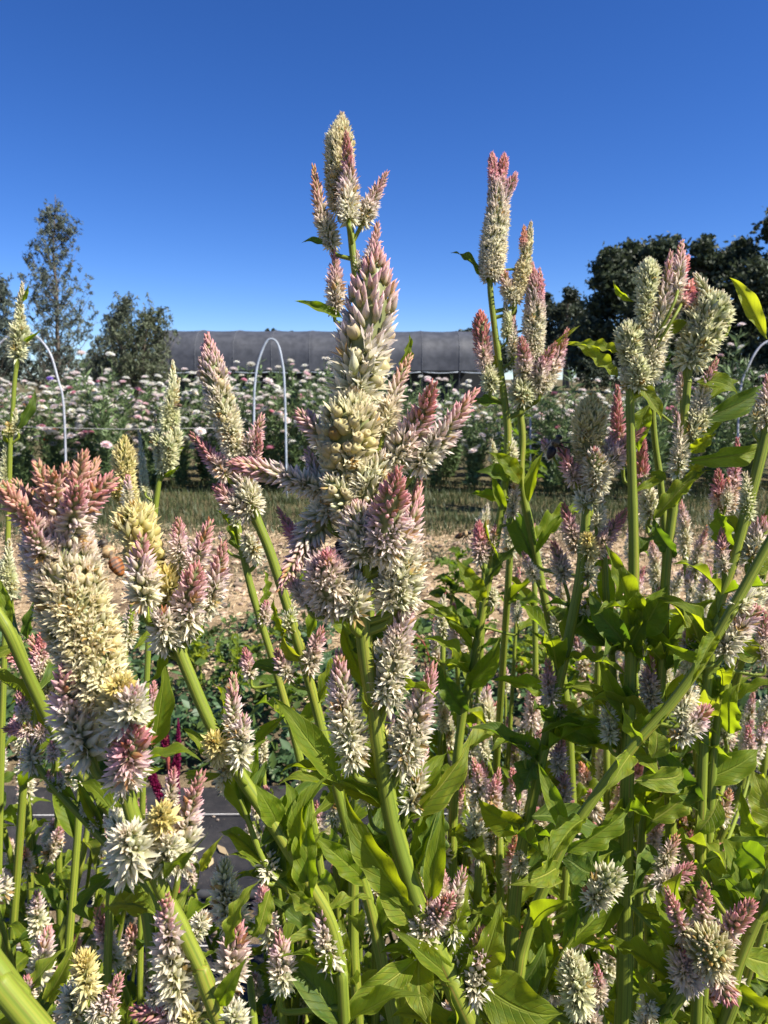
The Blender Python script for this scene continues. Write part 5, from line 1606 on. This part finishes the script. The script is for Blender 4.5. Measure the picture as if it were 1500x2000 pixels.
FILL = [(900, 1420, .80), (955, 1500, .70), (1010, 1400, .95), (1060, 1440, .80), (1130, 1370, .92), (1165, 1480, .70), (1210, 1330, .86), (1265, 1400, .72), (1310, 1330, .95), (1350, 1440, .72),
        (1400, 1330, .86), (1440, 1250, .95), (1480, 1400, .72), (1530, 1280, .85), (1090, 1560, .62), (1010, 1600, .58), (1180, 1620, .60), (930, 1640, .56), (1300, 1620, .62), (1470, 1600, .58), (1540, 1500, .66),
        (28, 1330, .75), (75, 1560, .60), (112, 1720, .60), (5, 1480, .72), (-20, 1400, .62), (60, 1440, .85), (20, 1560, .52), (40, 1660, .55), (-30, 1300, .9),
        (520, 1480, .90), (560, 1590, .66), (610, 1500, .80), (660, 1600, .66), (700, 1500, .88), (760, 1480, .78), (810, 1560, .64), (850, 1470, .90), (590, 1800, .52), (940, 1040, .82), (985, 990, .78), (1065, 1080, .84), (1175, 1140, .80), (1290, 1070, .84), (1350, 1100, .88), (1415, 1030, .82), (1465, 960, .88), (1235, 1160, .92), (875, 1210, .88), (1120, 1230, .95), (700, 1740, .54), (760, 1840, .50), (640, 1420, 1.0)]
REG = [(-100, 110, 'at the left edge below the fat crested bloom'), (110, 450, 'between the fat bloom stem and the slanting stem'), (450, 640, 'left of the thick centre stalk'), (640, 890, 'right behind the thick centre stalk'),
       (890, 1080, 'below the tall forked bloom'), (1080, 1230, 'left of the strong upright stem'), (1230, 1370, 'just right of the strong upright stem'), (1370, 1700, 'near the right edge')]
for a_, b_, where in REG:
    mem = sorted([f for f in FILL if a_ <= f[0] < b_], key=lambda f: f[2])
    for k_, f in enumerate(mem):
        filler(*f, label='leafy celosia %s, %s' % (where, (ORD[k_] + ' nearest there') if k_ else 'the nearest there'))

# dark red celosia between the stems at the left
q = P(318, 1370, 1.25)
root = empty('red_celosia', (q[0], q[1], 0), 'dark magenta celosia plume glimpsed between the green stems on the left', 'flower plant')
sg = G()
tube(sg, catmull([(q[0], q[1], 0), (q[0] + .01, q[1], q[2] * .5), (q[0], q[1], q[2] - .05)], 14), .004, 8)
link('stem', sg.mesh('stem', M['stem_red']), root)
STY['x'] = [(.20, .02, .06), (.30, .02, .10), (.32, .02, .12), (.32, .02, .12), (.30, .02, .12)]
for (dx, z0, z1) in ((0, -.10, 0), (.02, -.16, -.03), (-.03, -.18, -.06), (.015, -.2, -.13)):
    g = spike([(q[0] + dx * .4, q[1], q[2] + z0), (q[0] + dx, q[1], q[2] + (z0 + z1) / 2), (q[0] + dx * 1.3, q[1] - .005, q[2] + z1)], .009, 'x', .007, .6, .3, 'cone', 5, 0, .9, core=(.2, .02, .06))
    link('flower_spike', g.mesh('flower_spike', M['petal']), root)


# broad-leaved weeds on the path side
def weed(px, py, d, h, nl, Ls, label, mk, sm='stem', spread=.5, lw=.4):
    q = P(px, py, d)
    b = GR(px, py)
    q = b
    root = empty('weed', (q[0], q[1], 0), label, 'weed')
    sg = G()
    r = random.Random(int(px))
    lvs = []
    for k in range(5):
        a = r.uniform(0, 6.28)
        e = np.array([q[0] + math.cos(a) * h * spread * r.uniform(.2, 1), q[1] + math.sin(a) * h * spread * r.uniform(.2, 1), h * r.uniform(.6, 1)])
        cp = catmull([[q[0], q[1], 0], [(q[0] * 1.4 + e[0] * .6) / 2, (q[1] * 1.4 + e[1] * .6) / 2, e[2] * .6], e], 12)
        tube(sg, cp, np.linspace(.0035, .0015, 12), 6)
        for j in range(nl // 5):
            p = cp[r.randrange(4, 12)]
            a2 = r.uniform(0, 6.28)
            el = r.uniform(-.1, .7)
            dv = np.array([math.cos(a2) * math.cos(el), math.sin(a2) * math.cos(el), math.sin(el)])
            L_ = Ls * r.uniform(.6, 1.2)
            lvs.append((p, p + dv * L_, L_ * lw))
    link('stem', sg.mesh('stem', M[sm]), root)
    for (a_, b_, w_) in lvs:
        put_leaf(root, a_, b_, w_, (r.gauss(0, .3), r.gauss(0, .3), 1), mk)


weed(845, 1330, 0, .30, 20, .07, 'sprawling weed with thin red stems on the dirt path, right of the centre stalk', 'leaf_dark', 'stem_red', 1.0)
weed(1000, 1360, 0, .26, 30, .07, 'leafy weed with red stems beside the path, below the tall forked bloom', 'leaf', 'stem_red', .8)
weed(395, 1350, 0, .20, 35, .06, 'pale green broad-leaved weed on the dirt path left of centre', 'leaf_pale', 'stem', .5, .55)
weed(465, 1380, 0, .26, 50, .05, 'feathery green weed just right of the pale broad-leaved one', 'leaf', 'stem', .4, .3)
weed(880, 1230, 0, .34, 35, .10, 'grey-green large-leaved weed on the path behind the centre stalk', 'leaf_dark', 'stem', .35, .6)
weed(1100, 1390, 0, .22, 35, .08, 'low weed with broad leaves right of the red-stemmed one', 'leaf', 'stem', .6, .5)
weed(560, 1420, 0, .22, 40, .08, 'dark leafy weed at the edge of the black cloth, behind the thin stalk', 'leaf_dark', 'stem', .6, .5)
weed(1010, 1000, 0, .75, 45, .16, 'tall big-leaved weed at the front edge of the flower row', 'leaf_dark', 'stem', .22, .55)
weed(180, 1420, 0, .2, 40, .07, 'low dark weed behind the fat bloom at the left', 'leaf_dark', 'stem', .6, .5)


# ------------------------------------------------------------------ bees
def bee(px, py, d, dirv, upv, length, label, cols, name='honeybee', cat='bee', wings=True, fuzz=(.35, .24, .12)):
    """body (head, thorax, abdomen, legs) as one mesh; dirv points to the head"""
    q = P(px, py, d)
    f = unit(dirv)
    u = unit(np.array(upv) - (np.array(upv) @ f) * f)
    s = np.cross(f, u)
    M3 = np.stack([f, s, u], 1)
    root = empty(name, q, label, cat)
    g = G()
    Lb = length
    # silhouette profile along the body from tail to head
    prof = [(-.52, .01), (-.48, .07), (-.40, .125), (-.30, .165), (-.18, .180), (-.08, .150), (-.02, .075), (.02, .09), (.06, .155), (.14, .185), (.22, .165), (.28, .09), (.31, .08), (.34, .13), (.39, .14), (.44, .11), (.47, .05), (.48, .01)]
    n = 14
    V, C = [], []
    rr = random.Random(int(px))
    fine = []
    for a, b in zip(prof[:-1], prof[1:]):
        for k in range(3):
            t = k / 3
            fine.append((a[0] * (1 - t) + b[0] * t, a[1] * (1 - t) + b[1] * t))
    fine.append(prof[-1])
    for (x, r_) in fine:
        dz = -.05 * max(0, -x) * 1.5
        for j in range(n):
            a = 2 * math.pi * j / n
            hair = 1 + (rr.uniform(-.08, .14) if .0 < x < .29 else 0)
            V.append([x, math.cos(a) * r_ * hair, math.sin(a) * r_ * .92 * hair + dz])
            if x < -.03:
                k = (x + .52) / .5 * 5
                C.append(cols[1] if (k % 1) < .38 else cols[0])
            elif x < .29:
                C.append(np.array(fuzz) * rr.uniform(.6, 1.5))
            else:
                C.append((.02, .016, .013) if abs(math.cos(a)) > .55 and x > .33 else (.10, .075, .05))
    m_ = len(fine)
    Q = [[i * n + j, i * n + (j + 1) % n, (i + 1) * n + (j + 1) % n, (i + 1) * n + j] for i in range(m_ - 1) for j in range(n)]
    T = [[0, (j + 1) % n, j] for j in range(1, n - 1)]
    g.add(np.array(V) * Lb @ M3.T + q, Q, T, C)
    for sgn in (-1, 1):
        for (x0, kx, ky, kz, ex, ey, ez) in ((.18, .26, .30, -.10, .36, .34, -.30), (.12, .12, .36, -.12, .16, .42, -.36), (.05, -.06, .34, -.14, -.20, .40, -.40)):
            pts = np.array([[x0, sgn * .08, -.13], [kx, sgn * ky * .8, kz], [kx * .6 + ex * .4, sgn * (ky + ey) * .46, (kz + ez) / 2], [ex, sgn * ey, ez]]) * Lb @ M3.T + q
            tube(g, catmull(pts, 9), np.array([.020, .026, .030, .024, .020, .026, .022, .014, .008]) * Lb, 6, 0, (.02, .014, .01))
        pts = np.array([[.45, sgn * .05, .06], [.54, sgn * .09, .10], [.60, sgn * .12, .02]]) * Lb @ M3.T + q
        tube(g, catmull(pts, 6), .010 * Lb, 5, 0, (.02, .015, .01))
    body = link('body', g.mesh('body', M['bee']), root)
    if wings:
        for sgn in (-1, 1):
            gw = G()
            for (tip, wd) in (((-.46, .26, .20), .08), ((-.28, .28, .14), .055)):
                b = np.array([.12, sgn * .07, .16])
                t = np.array([tip[0], sgn * tip[1], tip[2]])
                y = t - b
                x = unit(np.cross(y, [0, sgn * .3, 1]))
                W_ = []
                for tt in np.linspace(0, 1, 7):
                    hw = wd * (math.sin(math.pi * min(1, tt * .86 + .1)) ** .7)
                    W_ += [b + y * tt - x * hw, b + y * tt + x * hw]
                gw.add(np.array(W_) * Lb @ M3.T + q, [[2 * i, 2 * i + 1, 2 * i + 3, 2 * i + 2] for i in range(6)])
            wg = link('wing', gw.mesh('wing', M['wing']), root)
            wg.parent = body
            wg.matrix_basis = Matrix.Identity(4)
    return root


HB = [(.34, .12, .03), (.05, .025, .015)]
bee(218, 1088, .262, (-.52, .12, .80), (.75, -.30, .50), .0150, 'honeybee with amber banded abdomen between the fat left bloom and the yellow head', HB)
bee(668, 1082, .335, (-.2, .8, .5), (.5, -.6, .6), .0165, 'large black bee half hidden under the biggest bloom, beside the centre stem', [(.012, .012, .014), (.03, .03, .035)], 'carpenter_bee', fuzz=(.03, .03, .03))
bee(1082, 872, .50, (.45, .1, .85), (-.8, -.3, .4), .0185, 'dark bee flying just left of the blunt cream spike', [(.035, .022, .016), (.01, .008, .007)], 'honeybee', fuzz=(.12, .09, .04))
bee(905, 1044, .60, (.85, -.2, .3), (-.2, -.3, .9), .0145, 'honeybee on a small leaf at the tall right-of-centre stalk', [(.16, .08, .03), (.03, .02, .01)])
bee(346, 792, .66, (-.9, .2, -.1), (0, -.2, .9), .0095, 'tiny brown bee on the greenish cluster at the left', [(.16, .09, .05), (.04, .02, .01)], 'honeybee', fuzz=(.16, .10, .06))
bee(1480, 1508, .44, (.8, -.1, -.3), (0, -.6, .7), .0040, 'tiny black fly sitting on the bright leaf at the right edge', [(.02, .02, .02), (.01, .01, .01)], 'fly', 'fly', fuzz=(.03, .03, .03))
bee(184, 984, .262, (.1, .3, .9), (.5, -.7, .3), .0060, 'small dark beetle under the orange crested fingers of the left bloom', [(.02, .02, .02), (.01, .01, .01)], 'beetle', 'beetle', wings=False, fuzz=(.02, .02, .02))
